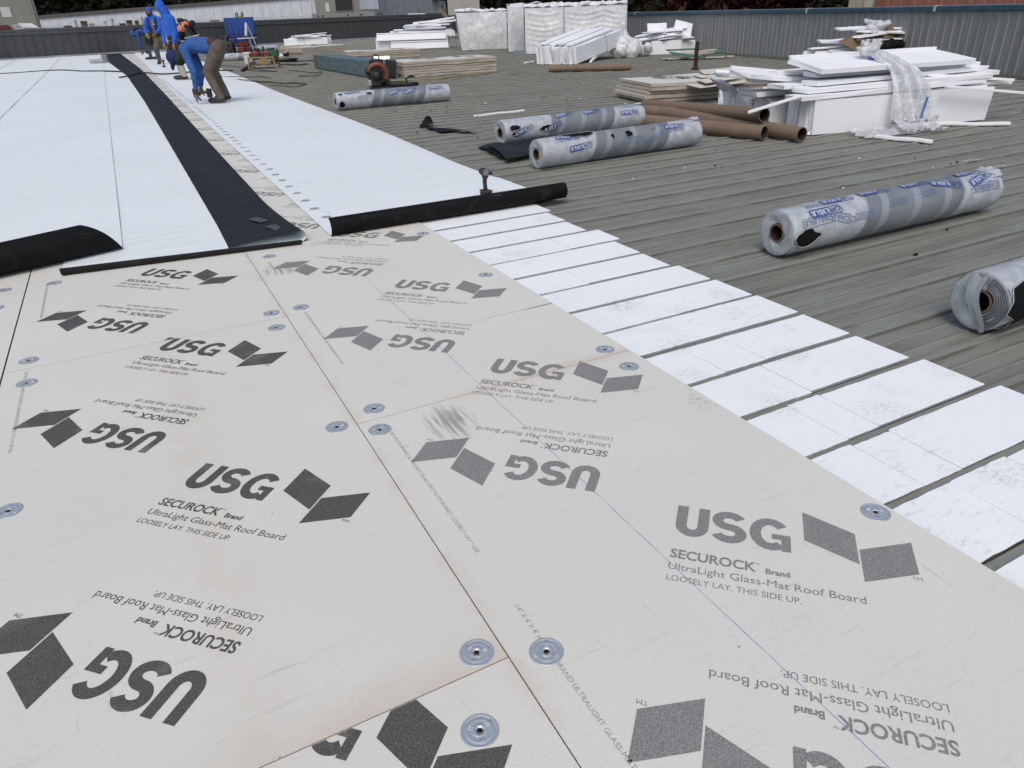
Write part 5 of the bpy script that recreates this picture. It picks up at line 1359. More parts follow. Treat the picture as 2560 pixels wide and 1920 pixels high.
for k in range(7): 
    P = at(45+5*k, 58, 48.3); Q = at(60+6*k, 69, 48.3); m = MB(); m.bar(P, Q, .08, .05)
    tag(m.build('foam_sliver', M_STICK), '%s white sliver from the left in the tangle on the upper roof edge' % nm[k], 'foam sliver', 'loose slivers of white foam')
m = MB(); m.bar(at(1020, 35, 52), at(1062, 34, 52), .3, .05); tag(m.build('foam_slab', M_FOAMC), 'thin white slab lying on top of the far wall near its right end', 'foam slab')
# ---------------------------------------------------------------- right parapet
Q0, Q1 = Vector((12.75, 3.0, 0)), Vector((21.6, 44.5, 0))
a, L, rz = wall_frame(Q1, Q0)
o = thing('parapet_wall', 'weathered grey ribbed parapet wall with a blue cap along the right side', 'parapet wall', a, rz)
M_GREYW = metal('weathered_grey_panel', (.225, .235, .235), .5, .14, (3, 3, .4), .45)
m = MB(); ribbed(m, L, 1.03, 1.03, -.05, .195, .045, .022); m.box(0, L, .012, .25, -.05, 1.02); m.build('panel', M_GREYW, o)
m = MB(); m.box(-.1, L, -.05, .30, 1.03, 1.115); m.build('blue_cap', metal('blue_cap', (.035, .085, .125), .4, .15), o, bevel=.01)
m = MB(); m.box(-.1, L, -.03, .29, 1.117, 1.128); m.build('cap_top', metal('cap_top', (.20, .25, .28), .4, .15), o)
def pxof(P):
    d = P-CAM; return 1280+FPX*d.dot(AR)/d.dot(AF)
for px in (1590, 2020, 2342):
    k = min(range(800), key=lambda i: abs(px-pxof(Q1.lerp(Q0, i/799)+Vector((0, 0, 1.08)))))
    x = L*k/799; m = MB(); m.box(x-.025, x+.025, -.062, .1, 1.03, 1.136); m.build('joint_clip', simple('pale_clip', (.42, .43, .38), .6), o)
m = MB(); m.box(-.1, L, -.10, -.03, -.03, .03); m.build('base_trim', metal('base_trim', (.16, .15, .12), .7), o)
# ---------------------------------------------------------------- buildings and dark trees beyond
t = NT('red_brick'); p = t.pos()
bk = t.t.nodes.new('ShaderNodeTexBrick'); bk.inputs['Scale'].default_value = 4; bk.inputs['Color1'].default_value = (.16, .045, .03, 1); bk.inputs['Color2'].default_value = (.20, .06, .04, 1); bk.inputs['Mortar'].default_value = (.2, .17, .15, 1)
t.t.links.new(t.vm(p, (.8, .8, 3)), bk.inputs['Vector']); M_BRICK = t.fin(bk.outputs[0], .85)
A, B = at(2185, 5, 34), at(2900, -30, 34); a, L, rz = wall_frame(A, B)
o = thing('brick_building', 'red brick building beyond the right parapet at the top right', 'building', (a.x, a.y, -7), rz)
m = MB(); m.box(0, L, 0, 8, 0, 15); m.build('wall', M_BRICK, o)
for k in range(3):
    f = MB(); f.box(1.5+k*4, 3.1+k*4, -.05, -.01, 10, 12.2); w_ = f.build('window', simple('window_frame', (.5, .5, .48), .5), o); g = MB(); g.box(1.62+k*4, 2.98+k*4, -.06, -.052, 10.12, 12.08); g.build('pane', simple('dark_glass', (.02, .025, .03), .1), w_)
A, B = at(2122, 5, 33), at(2185, 5, 33); a, L, rz = wall_frame(A, B)
o = thing('stair_tower', 'narrow beige tower at the left end of the red brick building', 'building', (a.x, a.y, -7), rz)
m = MB(); m.box(0, L, 0, 6, 0, 15.5); m.build('wall', metal('beige_render', (.26, .24, .20), .8, .06), o)
m = MB(); m.box(L*.62, L*.95, -.08, -.01, 0, 15.4); m.build('pilaster', metal('beige_pilaster', (.33, .31, .26), .8, .06), o)
def leaf_mat(name, a_, b_):
    t = NT(name); p = t.pos(); c = t.mix(t.ramp(t.noise(p, 1.2, 4), .35, .65), a_, b_); return t.fin(c, .7, 0, .1)
M_LEAF = leaf_mat('dark_leaves', (.010, .013, .008), (.032, .038, .02)); M_LEAFR = leaf_mat('red_brown_leaves', (.02, .011, .009), (.085, .034, .026)); M_BARK = simple('bark', (.04, .03, .022), .9, var=.3, scale=6)
def tree_mesh(seed, mat, H=13, n=5200):
    rn = random.Random(seed); m = MB()
    cl = [(rn.uniform(-2.6, 2.6), rn.uniform(-2.6, 2.6), rn.uniform(2.0, H-1.5), rn.uniform(1.0, 2.0)) for _ in range(26)]
    for k in range(n):
        x, y, z, r = rn.choice(cl)
        v = Vector((rn.gauss(0, 1), rn.gauss(0, 1), rn.gauss(0, 1))).normalized()*r*rn.uniform(.55, 1.08); p = Vector((x, y, z))+v
        s = rn.uniform(.16, .34); u = Vector((rn.gauss(0, 1), rn.gauss(0, 1), rn.gauss(0, .6))).normalized(); w_ = u.cross(Vector((rn.gauss(0, 1), rn.gauss(0, 1), rn.gauss(0, 1)))).normalized()
        m.add([p-u*s, p+w_*s*.45, p+u*s, p-w_*s*.45], [(0, 1, 2, 3)])
    cr = m.mesh('crown', mat)
    tk = MB(); tk.tube([(0, 0, -1), (.08, 0, 2.5), (-.1, .1, 6), (0, 0, H-2)], [.34, .26, .17, .05], 9)
    for x, y, z, r in cl[:12]: tk.tube([(0, 0, max(1.2, z-2)), (x*.5, y*.5, z-.8), (x, y, z)], [.12, .08, .03], 6)
    return cr, tk.mesh('trunk', M_BARK)
TM = [tree_mesh(1, M_LEAF), tree_mesh(2, M_LEAF), tree_mesh(3, M_LEAFR)]
def tree(px, dist, v, sc, label, zb=-7):
    p = at(px, 20, dist); o = thing('tree', label, 'tree', (p.x, p.y, zb), px*.37, 'dark trees beyond the roof')
    o.scale = (sc, sc, sc)
    for nme, me in (('crown', TM[v][0]), ('trunk', TM[v][1])):
        c = bpy.data.objects.new(nme, me); COL.objects.link(c); c.parent = o
w1 = ['leftmost', 'second from left', 'third from left', 'fourth from left', 'fifth from left', 'sixth from left', 'seventh from left', 'eighth from left', 'ninth from left', 'tenth from left']
for i in range(10): tree(105+66*i, 93+(i % 3)*4, i % 2, 1.35, '%s dark tree above the white rooftop wall' % w1[i])
for i in range(10): tree(1215+105*i, 62+(i % 3)*4, (0, 1, 2, 1, 2, 0, 2, 1, 0, 1)[i], 1.3, '%s dark tree beyond the wrapped pallets and right wall' % w1[i])
m = MB()
def backdrop(u, v):
    px = -700+4300*u; p = at(px, 20, 112+34*v-(26 if px > 1300 else 0)*min(1, max(0, (px-1100)/300)))
    return (p.x, p.y, -8+34*v+2*math.sin(u*31)+1.5*math.sin(u*67))
m.grid(backdrop, 60, 6)
o = m.build('dark_backdrop', M_LEAF); struct(o)  # added dark backdrop, keeps bright sky from showing between the trees
# ---------------------------------------------------------------- tools and machines far out by the blue chest
M_BLUEC = simple('blue_paint', (.008, .05, .24), .45, var=.12, scale=5)
M_BLUED = simple('blue_paint_dull', (.006, .022, .16), .5, var=.12, scale=5)
c = G(600, 121)
o = thing('tool_chest', 'big blue jobsite chest with its lid standing open against the far wall', 'tool chest', c, EZ)
m = MB(); m.box(-.82, .82, 0, .65, .06, .68); m.box(-.78, .78, .05, .6, 0, .058); m.build('chest_body', M_BLUED, o, bevel=.02)
m = MB(); m.box(-.84, .84, .60, .70, .685, 1.56); m.build('lid', M_BLUEC, o, bevel=.02)
m = MB(); m.box(-.78, .78, .585, .598, .74, 1.5); m.build('lid_panel', M_BLUEC, o)
m = MB(); m.tube([(-.5, -.01, .45), (-.5, -.05, .45), (-.2, -.05, .45), (-.2, -.01, .45)], .015, 6); m.build('handle', M_STEEL, o)
o = thing('ladder', 'yellow ladder hooked over the far wall above the blue chest, black hooks on top', 'ladder', at(600, 44, 50.3)-Vector((0, 0, .0)), EZ)
m = MB()
for s in (-.2, .2): m.box(s-.03, s+.03, 0, .07, -1.2, .05)
for k in range(4): m.box(-.2, .2, .02, .05, -.9+.3*k, -.86+.3*k)
m.box(-.2, .2, -.01, .075, -.0, .1); m.build('rails', simple('yellow_rail', (.36, .33, .12), .6), o)
for s in (-.17, .17):
    m = MB(); m.tube([(s-.06, 0, .0), (s-.05, 0, .2), (s, 0, .29), (s+.05, 0, .2), (s+.06, 0, .08)], .035, 8); m.build('hook', M_BLK, o, smooth=True)
# yellow bench with two red welders
c = G(656, 172)
o = thing('tool_bench', 'low yellow tool bench on the deck carrying red machines', 'tool bench', c, EZ)
M_YEL = simple('yellow_wood', (.26, .19, .065), .7, var=.15, scale=10)
m = MB(); m.box(-.42, .42, 0, .55, .30, .34); m.build('bench_top', M_YEL, o, bevel=.008)
for sx in (-.38, .38):
    for sy in (.03, .50):
        m = MB(); m.bar((sx, sy, .298), (sx*1.12, sy, 0), .05, .04, (0, 1, 0)); m.build('leg', M_YEL, o)
m = MB(); m.box(-.02, .22, -.01, .02, .12, .298); m.build('front_board', M_YEL, o)
m = MB(); m.box(-.40, .40, .06, .5, .1, .12); m.build('lower_shelf', M_CARD, o)
def welder(x, label, gr):
    w_ = thing('welding_machine', label, 'welding machine', c+E_*x+Nn*.25+Vector((0, 0, .342)), EZ, 'red welding machines on the yellow bench')
    m = MB(); m.box(-.16, .16, -.14, .14, .02, .12); m.cap((-.08, 0, .12), .06, (.1, 0, .12), .05, 10); m.build('housing', M_RED, w_, bevel=.02)
    m = MB(); m.cap((-.1, -.02, .17), .045, (-.1, -.02, .26), .04, 10); m.box(.02, .14, -.05, .05, .16, .24); m.build('blower', gr, w_, smooth=True)
    for s in (-.11, .11):
        m = MB(); m.lathe([(.001, -.02), (.04, -.02), (.04, .02), (.001, .02)], 12, Matrix.Translation((s, -.155, .042)) @ Matrix.Rotation(PI/2, 4, 'X')); m.build('wheel', M_BLK, w_)
    return w_
M_GRN = simple('green_plastic', (.015, .085, .045), .5)
w1_ = welder(-.22, 'red welding machine at the left of the bench, long handle with white rag', M_BLK)
m = MB(); m.tube([(.10, .1, .12), (-.02, .12, .55), (-.16, .14, .95)], .022, 8); m.tube([(-.08, .1, .12), (-.14, .12, .5)], .018, 8); m.build('handle', simple('grey_pipe', (.28, .27, .26), .5), w1_)
m = MB(); m.cap((-.16, .13, .95), .035, (-.21, .10, .62), .05, 8); m.melt('rag', M_WHT, w1_, .02, 3, .03, .05)
welder(.16, 'red welding machine at the right of the bench with a green blower', M_GRN)
o = thing('green_case', 'small green case at the right end of the yellow bench', 'tool case', c+E_*.36+Nn*.2+Vector((0, 0, .342)), EZ)
m = MB(); m.box(-.08, .16, -.1, .12, 0, .18); m.build('case_body', M_GRN, o, bevel=.015); m = MB(); m.box(-.03, .06, -.02, .02, .182, .24); m.build('handle', M_BLK, o, bevel=.01)
o = thing('bucket', 'white bucket standing just left of the yellow bench', 'bucket', G(624, 160), EZ, None)
m = MB(); m.lathe([(.001, 0), (.15, 0), (.17, .33), (.185, .335), (.185, .36), (.16, .38), (.15, .37), (.001, .36)], 20); m.build('pail', M_BUCK, o, smooth=True, angle=.6)
m = MB(); m.tube([(.17*math.cos(t), -.03-.17*.3, .3-.14*math.sin(t)) for t in [PI*i/10 for i in range(11)]], .01, 5); m.build('handle', M_STEEL, o)
# machines in front of the chest
c = G(606, 136)
o = thing('generator', 'red portable generator in front of the blue chest', 'generator', c+E_*.10, EZ)
m = MB(); 
for z in (.05, .52):
    m.tube([(-.36, 0, z), (.36, 0, z), (.36, .45, z), (-.36, .45, z)], .022, 8, closed=True)
for x in (-.36, .36):
    for y in (0, .45): m.tube([(x, y, .0), (x, y, .54)], .022, 8)
m.build('frame', M_BLK, o, smooth=True)
m = MB(); m.box(-.30, .30, .05, .40, .33, .50); m.build('fuel_tank', M_RED, o, bevel=.05)
m = MB(); m.box(-.3, .02, .04, .4, .08, .32); m.box(.05, .3, .08, .36, .1, .3); m.build('engine', M_RED, o, bevel=.03)
m = MB(); m.box(.10, .3, .02, .035, .12, .28); m.build('control_panel', M_BLK, o)
o = thing('tool_bag', 'tall black tool bag left of the red generator', 'tool bag', c+E_*-.62, EZ)
m = MB(); m.box(-.26, .26, 0, .35, 0, .52); m.cap((-.15, .15, .5), .12, (.05, .15, .78), .09, 8); m.melt('bag_body', M_BLK, o, .03, 4, .06, .15)
m = MB(); m.tube([(-.2, -.01, .3), (-.15, -.05, .45), (0, -.05, .5), (.15, -.05, .45), (.2, -.01, .3)], .018, 6); m.build('strap', simple('grey_strap', (.1, .1, .11), .8), o)
o = thing('round_table', 'small white round table top standing behind the red generator', 'table', c+E_*.0+Nn*1.0, EZ)
m = MB(); m.lathe([(.001, .62), (.44, .62), (.45, .635), (.45, .65), (.44, .66), (.001, .66)], 32); m.build('table_top', M_WHT, o)
m = MB(); m.lathe([(.03, .618), (.03, .1), (.2, .02), (.2, 0)], 16); m.build('stem', M_STEEL, o)
for i, (x, h) in enumerate(((-.55, 1.28), (-.05, 1.05))):
    o = thing('hand_truck', ['taller dark blue hand truck in front of the blue chest', 'shorter dark blue hand truck in front of the blue chest'][i], 'hand truck', c+E_*x+Nn*.7, EZ, 'hand trucks by the blue chest')
    M_NAVY = simple('navy_tube', (.008, .014, .07), .5)
    m = MB(); m.tube([(-.0, 0, .08), (-.13, .02, h*.7), (-.18, .04, h), (.02, .04, h), (.08, .02, h*.7), (.2, 0, .08)], .02, 8); m.bar((-.05, .01, .3), (.14, .01, .3), .03, .02); m.bar((-.09, .015, .6), (.11, .015, .6), .03, .02); m.build('frame', M_NAVY, o)
    for s in (-.06, .26):
        m = MB(); m.lathe([(.001, -.03), (.1, -.03), (.1, .03), (.001, .03)], 16, Matrix.Translation((s, .06, .1)) @ Matrix.Rotation(PI/2, 4, 'Y')); m.build('wheel', M_BLK, o)
    m = MB(); m.box(-.05, .25, -.2, 0, .02, .035); m.build('toe_plate', M_NAVY, o)
o = thing('tool_heap', 'dark heap of cables and gear between the orange vest and the black bag', 'gear heap', G(545, 128), EZ)
m = MB(); rn = random.Random(3)
for k in range(12): m.cap((rn.uniform(-.5, .5), rn.uniform(0, .4), rn.uniform(.05, .4)), rn.uniform(.05, .12), (rn.uniform(-.5, .5), rn.uniform(0, .4), rn.uniform(.05, .65)), rn.uniform(.03, .06), 8)
m.melt('gear', M_BLK, o, .03, 3)
m = MB(); m.box(-.05, .2, -.05, .1, .42, .5, Matrix.Rotation(.3, 4, 'Y')); m.build('white_case', M_WHT, o, bevel=.02)
o = thing('cable_coil', 'black coil of cable lying flat right of the yellow bench', 'cable coil', G(708, 156), EZ)
m = MB()
for k in range(5): m.tube([((.42+.05*math.sin(k*2))*math.cos(t)+.02*k, (.2+.02*k)*math.sin(t), .03+.018*k+.01*math.sin(t*3+k)) for t in [2*PI*i/28 for i in range(28)]], .022, 6, closed=True)
m.tube([(.4, 0, .03), (.7, .1, .02), (1.1, .05, .02)], .02, 6); m.build('cable', M_CORD, o, smooth=True)
cord([(696, 162), (720, 161), (742, 162), (770, 160)], .03, 'brown rope lying in front of the black cable coil', M_CORD2, 'rope', z=DZ+.02)
cord([(605, 176), (615, 170), (626, 160), (636, 156)], .045, 'thick black hose dropping from the left of the yellow bench', M_CORD, 'hose', z=DZ+.04)
cord([(612, 173), (640, 177), (670, 178), (692, 179)], .012, 'thin black cord on the deck before the yellow bench', M_CORD, z=DZ+.01)
o = thing('film_scrap', 'black and white scrap of film standing up right of the far roll', 'scrap', G(706, 143), EZ)
m = MB(); m.grid(lambda u, v: (-.2+.5*u, .1*v+.05*math.sin(u*5), .02+.22*u*v+.05*math.sin(v*4)), 10, 6); m.build('film', M_BLACK, o, smooth=True)
m = MB(); m.grid(lambda u, v: (-.25+.3*u, -.02+.1*v, .03+.12*math.sin(u*3)*v), 8, 5); m.build('white_film', M_WHT, o, smooth=True)
o = thing('carton', 'flattened white carton on the far end of the left white sheet', 'carton', G(240, 158, .02), EZ)
m = MB(); m.box(-.28, .28, 0, .5, 0, .26); m.build('box_body', M_WHT, o, bevel=.02)
m = MB(); m.box(-.28, .28, -.22, -.01, .24, .25, Matrix.Rotation(.3, 4, 'X')); m.build('flap', M_WHT, o)
# ---------------------------------------------------------------- people
M_SKIN = simple('skin', (.22, .115, .075), .6, var=.06, scale=20)
M_BLUEH = simple('blue_hoodie', (.014, .10, .48), .85, var=.12, scale=14, bump=.5)
M_BLUET = simple('faded_blue_shirt', (.026, .095, .30), .85, var=.14, scale=12, bump=.5)
M_BLUEF = simple('dull_blue_shirt', (.02, .065, .20), .85, var=.12, scale=12, bump=.5)
M_NAVYC = simple('navy_cap', (.006, .016, .085), .8, var=.12, scale=16)
M_BROWN = simple('brown_trousers', (.115, .092, .072), .9, var=.22, scale=12, bump=.6)
M_TANT = simple('tan_trousers', (.17, .125, .075), .9, var=.18, scale=12, bump=.5)
M_GREYT = simple('grey_trousers', (.07, .075, .08), .9, var=.18, scale=12, bump=.5)
M_WHITET = simple('off_white_trousers', (.36, .345, .32), .9, var=.12, scale=12, bump=.5)
M_BLACKC = simple('black_clothes', (.010, .010, .012), .85, var=.2, scale=14, bump=.4)
M_OLIVE = simple('olive_scarf', (.022, .03, .012), .9, var=.2, scale=20, bump=.5)
M_BOOT = simple('brown_boots', (.035, .028, .02), .75, var=.25, scale=25)
M_BOOTB = simple('black_boots', (.012, .012, .012), .6, var=.2, scale=25)
M_GLOVE = simple('yellow_glove', (.22, .17, .05), .85, var=.15, scale=20)
M_VEST = simple('orange_vest', (.62, .14, .05), .75, var=.12, scale=10, bump=.4)
M_SILV = simple('silver_band', (.4, .4, .38), .4)
M_BEARD = simple('dark_beard', (.012, .009, .007), .9)
M_EYE = simple('dark_eye', (.008, .006, .005), .3)
def hand(m, wrist, dirv, side, k=1.0):
    d = Vector(dirv).normalized(); w_ = Vector(wrist); s = Vector(side); s = (s-d*s.dot(d)).normalized(); n = d.cross(s)
    m.cap(w_, .030*k, w_+d*.075*k, .036*k, 8)
    for i in range(4):
        b_ = w_+d*.085*k+s*(.030-.020*i)*k; L = (.07, .08, .075, .058)[i]*k
        e = b_+d*L*.55+n*.012*k; f = e+d*L*.35+n*.030*k
        m.cap(b_, .0115*k, e, .0105*k, 6); m.cap(e, .0105*k, f, .009*k, 6)
    b_ = w_+d*.03*k+s*.036*k; e = b_+d*.04*k+s*.028*k+n*.012*k; f = e+d*.035*k+n*.012*k
    m.cap(b_, .014*k, e, .012*k, 6); m.cap(e, .012*k, f, .0105*k, 6)
def person(loc, label, J, sk, top, leg, boot, boot_len=.20, bulk=1.0, head_up=(0, 0, 1), face=(0, -1, 0), hood=None, glove=None):
    o = thing('person', label, 'person', loc, EZ, None)
    V_ = {k: Vector(v) for k, v in J.items()}
    u = Vector(head_up).normalized(); f = Vector(face).normalized(); f = (f-u*f.dot(u)).normalized(); sd = f.cross(u)
    HM = Matrix((sd, f, u)).transposed()       # head axes: x side, y face, z up
    h = V_['head']; ce = (V_['hn']+V_['hf'])/2
    m = MB()
    m.ball(h+u*.02, .098, 10, (.80, 1.0, 1.12), HM); m.cap(h+f*.045-u*.075, .045, h+f*.03-u*.06, .05, 8)
    m.cap(h+f*.095+u*.01, .008, h+f*.112-u*.025, .014, 6)
    for s in (-1, 1): m.ball(h+sd*s*.08-u*.005, .026, 5, (.35, .7, 1), HM)
    m.cap(h+f*.088-u*.062-sd*.016, .007, h+f*.088-u*.062+sd*.016, .007, 6)
    m.cap(h-u*.07, .055, V_['neck'], .062, 8)
    m.cap(V_['neck'], .09, V_['chest'], .14, 10); m.cap(V_['chest'], .14, ce, .13, 10)
    for k in 'nf':
        m.cap(V_['s'+k], .06, V_['e'+k], .045, 8); m.cap(V_['e'+k], .044, V_['w'+k], .03, 8); m.cap(V_['neck'], .07, V_['s'+k], .06, 8)
        m.cap(V_['h'+k], .095, V_['k'+k], .06, 8); m.cap(V_['k'+k], .058, V_['a'+k], .04, 8)
        m.cap(V_['a'+k], .045, V_['t'+k], .035, 8)
        hd = (V_['w'+k]-V_['e'+k]).normalized()*.7+Vector((0, 0, -.3))
        hand(m, V_['w'+k], hd, f if abs(hd.dot(f)) < .6*hd.length else sd, 1.1)
    m.melt('body', sk, o, .0105, 2)
    for s in (-1, 1):
        e = MB(); e.ball(h+sd*s*.034+f*.094+u*.02, .011, 5, (1.2, .6, .6), HM); e.build('eye', M_EYE, o, smooth=True)
    m = MB(); B = bulk
    c_ = V_['chest']; w2 = (V_['sn']-V_['sf']); ax = (V_['neck']-ce).normalized(); wd = w2-ax*w2.dot(ax); wd = wd.normalized()*min(.1, wd.length*.24)
    for s in (-1, 1):
        m.cap(c_+wd*s, .135*B, ce.lerp(c_, .15)+wd*s*.75, .135*B, 12); m.cap(c_+wd*s, .135*B, V_['neck'].lerp(c_, .25)+wd*s*.7, .10*B, 12)
    for k in 'nf':
        m.cap(V_['neck'].lerp(V_['s'+k], .3), .085, V_['s'+k], .085*B, 10)
        m.cap(V_['s'+k], .085*B, V_['e'+k], .066*B, 10); m.cap(V_['e'+k], .068*B, V_['w'+k].lerp(V_['e'+k], .06), .046*B, 10)
    m.melt('shirt', top, o, .012, 3, .022, .10)
    m = MB()
    m.cap(V_['hn'], .13*B, V_['hf'], .13*B, 12); m.cap(ce, .135*B, ce.lerp(c_, .22), .13*B, 12)
    for k in 'nf':
        m.cap(V_['h'+k], .115*B, V_['k'+k], .08, 12); m.cap(V_['k'+k], .08, V_['a'+k]+Vector((0, 0, .03)), .07, 12)
    m.melt('trousers', leg, o, .012, 3, .022, .09)
    for k in 'nf':
        m = MB(); a, t_ = V_['a'+k], V_['t'+k]
        m.cap(a+Vector((0, 0, .07)), .058, a, .058, 10); m.cap(a-Vector((0, 0, .02)), .056, t_+Vector((0, 0, .012)), .045, 10)
        d = (t_-a); d.z = 0; d.normalize(); m.cap(a-d*.05-Vector((0, 0, .025)), .042, a, .05, 8)
        m.melt('boot', boot, o, .011, 2)
        if glove:
            m = MB(); hd = (V_['w'+k]-V_['e'+k]).normalized(); hd2 = hd*.7+Vector((0, 0, -.3)); hand(m, V_['w'+k], hd2, f if abs(hd2.dot(f)) < .6*hd2.length else sd, 1.3); m.melt('glove', glove, o, .010, 1)
    if hood:
        m = MB(); m.ball(h-f*.018+u*.035, .135, 12, (.92, .98, 1.12), HM); m.cap(h-f*.05-u*.06, .11, V_['neck']-f*.02, .13, 12)
        m.ball(h-f*.05+u*.10, .085, 8)
        hm = m.melt('hood', hood, o, .012, 3, .015, .07)
        # the face opening: push the front of the hood in behind the face
        for v in hm.data.vertices:
            p_ = v.co-h; y_ = p_.dot(f); r_ = math.hypot(p_.dot(sd)/.074, (p_.dot(u)+.005)/.098)
            if y_ > .04 and r_ < 1: v.co -= f*(y_-.035)
    return o, (h, u, f, sd)
# bent man in the foreground of the group
L1 = G(545, 258, .006)
J1 = dict(an=(.09, -.05, .085), tn=(-.10, -.07, .045), af=(.02, .42, .085), tf=(-.16, .42, .045), kn=(-.06, -.05, .53), kf=(-.07, .32, .53), hn=(.19, .0, .92), hf=(.17, .22, .92),
          chest=(-.22, .12, .98), neck=(-.46, .12, .90), head=(-.63, .10, .77), sn=(-.37, -.07, .91), sf=(-.40, .30, .91), en=(-.265, -.13, .55), ef=(-.27, .22, .55), wn=(-.30, -.10, .24), wf=(-.27, .06, .30))
P1_, H1 = person(L1, 'man in a faded blue printed shirt and brown trousers bent over with a red driver', J1, M_SKIN, M_BLUET, M_BROWN, M_BOOT, head_up=(-.85, 0, .35), face=(-.3, 0, -1))
h, u, f, sd = H1
m = MB(); HM = Matrix((sd, f, u)).transposed(); m.ball(h+u*.045-f*.005, .125, 12, (.9, 1.02, 1.0), HM); m.cap(h+f*.09+u*.04, .05, h+f*.20+u*.02, .025, 8); m.cap(h+f*.09+u*.04+sd*.05, .03, h+f*.17+u*.03+sd*.04, .02, 8); m.cap(h+f*.09+u*.04-sd*.05, .03, h+f*.17+u*.03-sd*.04, .02, 8); m.melt('cap', M_NAVYC, P1_, .011, 2)
m = MB(); m.cap(h-u*.07, .10, Vector(J1['neck'])+Vector((.02, 0, -.01)), .125, 12); m.ball(Vector(J1['neck'])+Vector((-.08, 0, -.11)), .10, 8); m.melt('scarf', M_OLIVE, P1_, .013, 2, .03, .06)
m = MB(); m.cap((.115, -.02, 1.005), .085, (.10, .2, 1.005), .085, 10); m.melt('belt', simple('rust_shirt_tail', (.085, .03, .02), .9), P1_, .014, 2)
for i in range(3):                               # white print on the back of the shirt
    m = MB(); rn = random.Random(i); x = 0
    while x < .20:
        d_ = rn.uniform(.02, .045); m.box(x, x+d_, -.012, .012, 0, .006); x += d_+.012
    q = m.build('shirt_print', M_WHT, P1_); q.location = (-.33+.035*i, -.03+.03*i, 1.085+.008*i); q.rotation_euler = (.25, -.12, 1.15)
m = MB(); m.tube([(-.36, -.09, 1.035), (-.40, -.06, 1.04), (-.41, .0, 1.045), (-.39, .06, 1.05)], .006, 5); m.build('shirt_print', M_WHT, P1_)
d3 = driver((0, 0, 0), 0, 'red driver held to the white sheet by the bent man in the printed shirt')
lm = Matrix.Translation(L1) @ Matrix.Rotation(EZ, 4, 'Z') @ Matrix(((0, 0, -1.5, -.04), (0, -1.5, 0, -.11), (-1.5, 0, 0, .18), (0, 0, 0, 1)))
d3.rotation_euler = lm.to_euler(); d3.location = lm.translation; d3.scale = (1.4, 1.4, 1.4)
# hooded man standing behind him
L2 = G(455, 200, .006)
J2 = dict(an=(.10, -.02, .085), tn=(-.10, -.06, .045), af=(-.04, .20, .085), tf=(-.24, .17, .045), kn=(.04, .0, .50), kf=(-.08, .20, .50), hn=(.02, .0, .95), hf=(-.12, .18, .95),
          chest=(-.06, .10, 1.30), neck=(-.08, .10, 1.52), head=(-.16, .08, 1.69), sn=(.10, -.04, 1.44), sf=(-.20, .26, 1.44), en=(.14, -.08, 1.13), ef=(-.28, .26, 1.13), wn=(.08, -.16, .88), wf=(-.28, .10, .90))
P2_, H2 = person(L2, 'man in a bright blue hoodie with the hood up, standing with his back half turned', J2, M_SKIN, M_BLUEH, M_WHITET, M_BOOT, bulk=1.12, head_up=(-.25, 0, 1), face=(-.85, .4, -.35), hood=M_BLUEH)
m = MB(); 
for k in 'nf': m.cap(Vector(J2['h'+k])+Vector((0, 0, .02)), .152, Vector(J2['h'+k]).lerp(Vector(J2['k'+k]), .62), .112, 10)
m.melt('dark_chaps', M_BLACKC, P2_, .014, 2, .02, .08)
m = MB(); m.cap((.13, -.1, .86), .07, (.15, -.12, .70), .05, 8); m.build('tool_pouch', M_BOOTB, P2_, smooth=True)
# man with a harness, facing the camera
L3 = G(401, 161, .006)
J3 = dict(an=(.0, .0, .085), tn=(.02, -.20, .045), af=(.30, .75, .085), tf=(.38, .58, .045), kn=(.01, -.06, .50), kf=(.26, .42, .50), hn=(.02, .1, .93), hf=(.20, .14, .93),
          chest=(.09, .08, 1.30), neck=(.08, .06, 1.56), head=(.03, .02, 1.72), sn=(-.12, .06, 1.50), sf=(.29, .10, 1.50), en=(-.24, -.02, 1.20), ef=(.34, .0, 1.20), wn=(-.10, -.24, 1.06), wf=(.22, -.24, 1.07))
P3_, H3 = person(L3, 'bearded man in a blue hoodie with a dark harness, facing the camera', J3, M_SKIN, M_BLUEH, M_TANT, M_BOOTB, bulk=1.06, head_up=(0, .05, 1), face=(.25, -1, -.15), hood=M_BLUEH, glove=M_GLOVE)
h, u, f, sd = H3
m = MB(); m.cap(h+f*.07-u*.085-sd*.03, .038, h+f*.07-u*.085+sd*.03, .038, 8); m.cap(h+f*.03-u*.07-sd*.06, .025, h+f*.06-u*.09-sd*.04, .03, 8); m.cap(h+f*.03-u*.07+sd*.06, .025, h+f*.06-u*.09+sd*.04, .03, 8); m.melt('beard', M_BEARD, P3_, .01, 2)
for s, x0, x1 in ((0, -.05, -.02), (1, .22, .19)):
    m = MB(); m.tube([(x0, .24, 1.50), (x0, .10, 1.60), (x0, -.07, 1.48), (x1, -.115, 1.25), (x1+(.03 if s == 0 else -.02), -.10, .98)], .030, 6); m.build('harness_strap', M_BLACKC, P3_, smooth=True)
m = MB(); m.tube([(.09+.175*math.cos(t), .10+.165*math.sin(t), .97) for t in [2*PI*i/24 for i in range(24)]], .035, 6, closed=True); m.build('tool_belt', M_BLACKC, P3_, smooth=True)
m = MB(); m.cap((-.10, -.02, .95), .07, (-.14, -.04, .70), .06, 8); m.build('tool_pouch', M_BLACKC, P3_, smooth=True)
for k in 'nf':
    m = MB(); m.cap(Vector(J3['k'+k])+Vector((0, -.01, .03)), .098, Vector(J3['k'+k]).lerp(Vector(J3['a'+k]), .7), .086, 10); m.melt('shin_guard', M_GREYT, P3_, .013, 2)
m = MB(); m.cap(h+Vector((.11, -.13, -.38)), .012, h+Vector((.17, -.14, -.385)), .012, 6); m.build('chest_print', M_WHT, P3_)
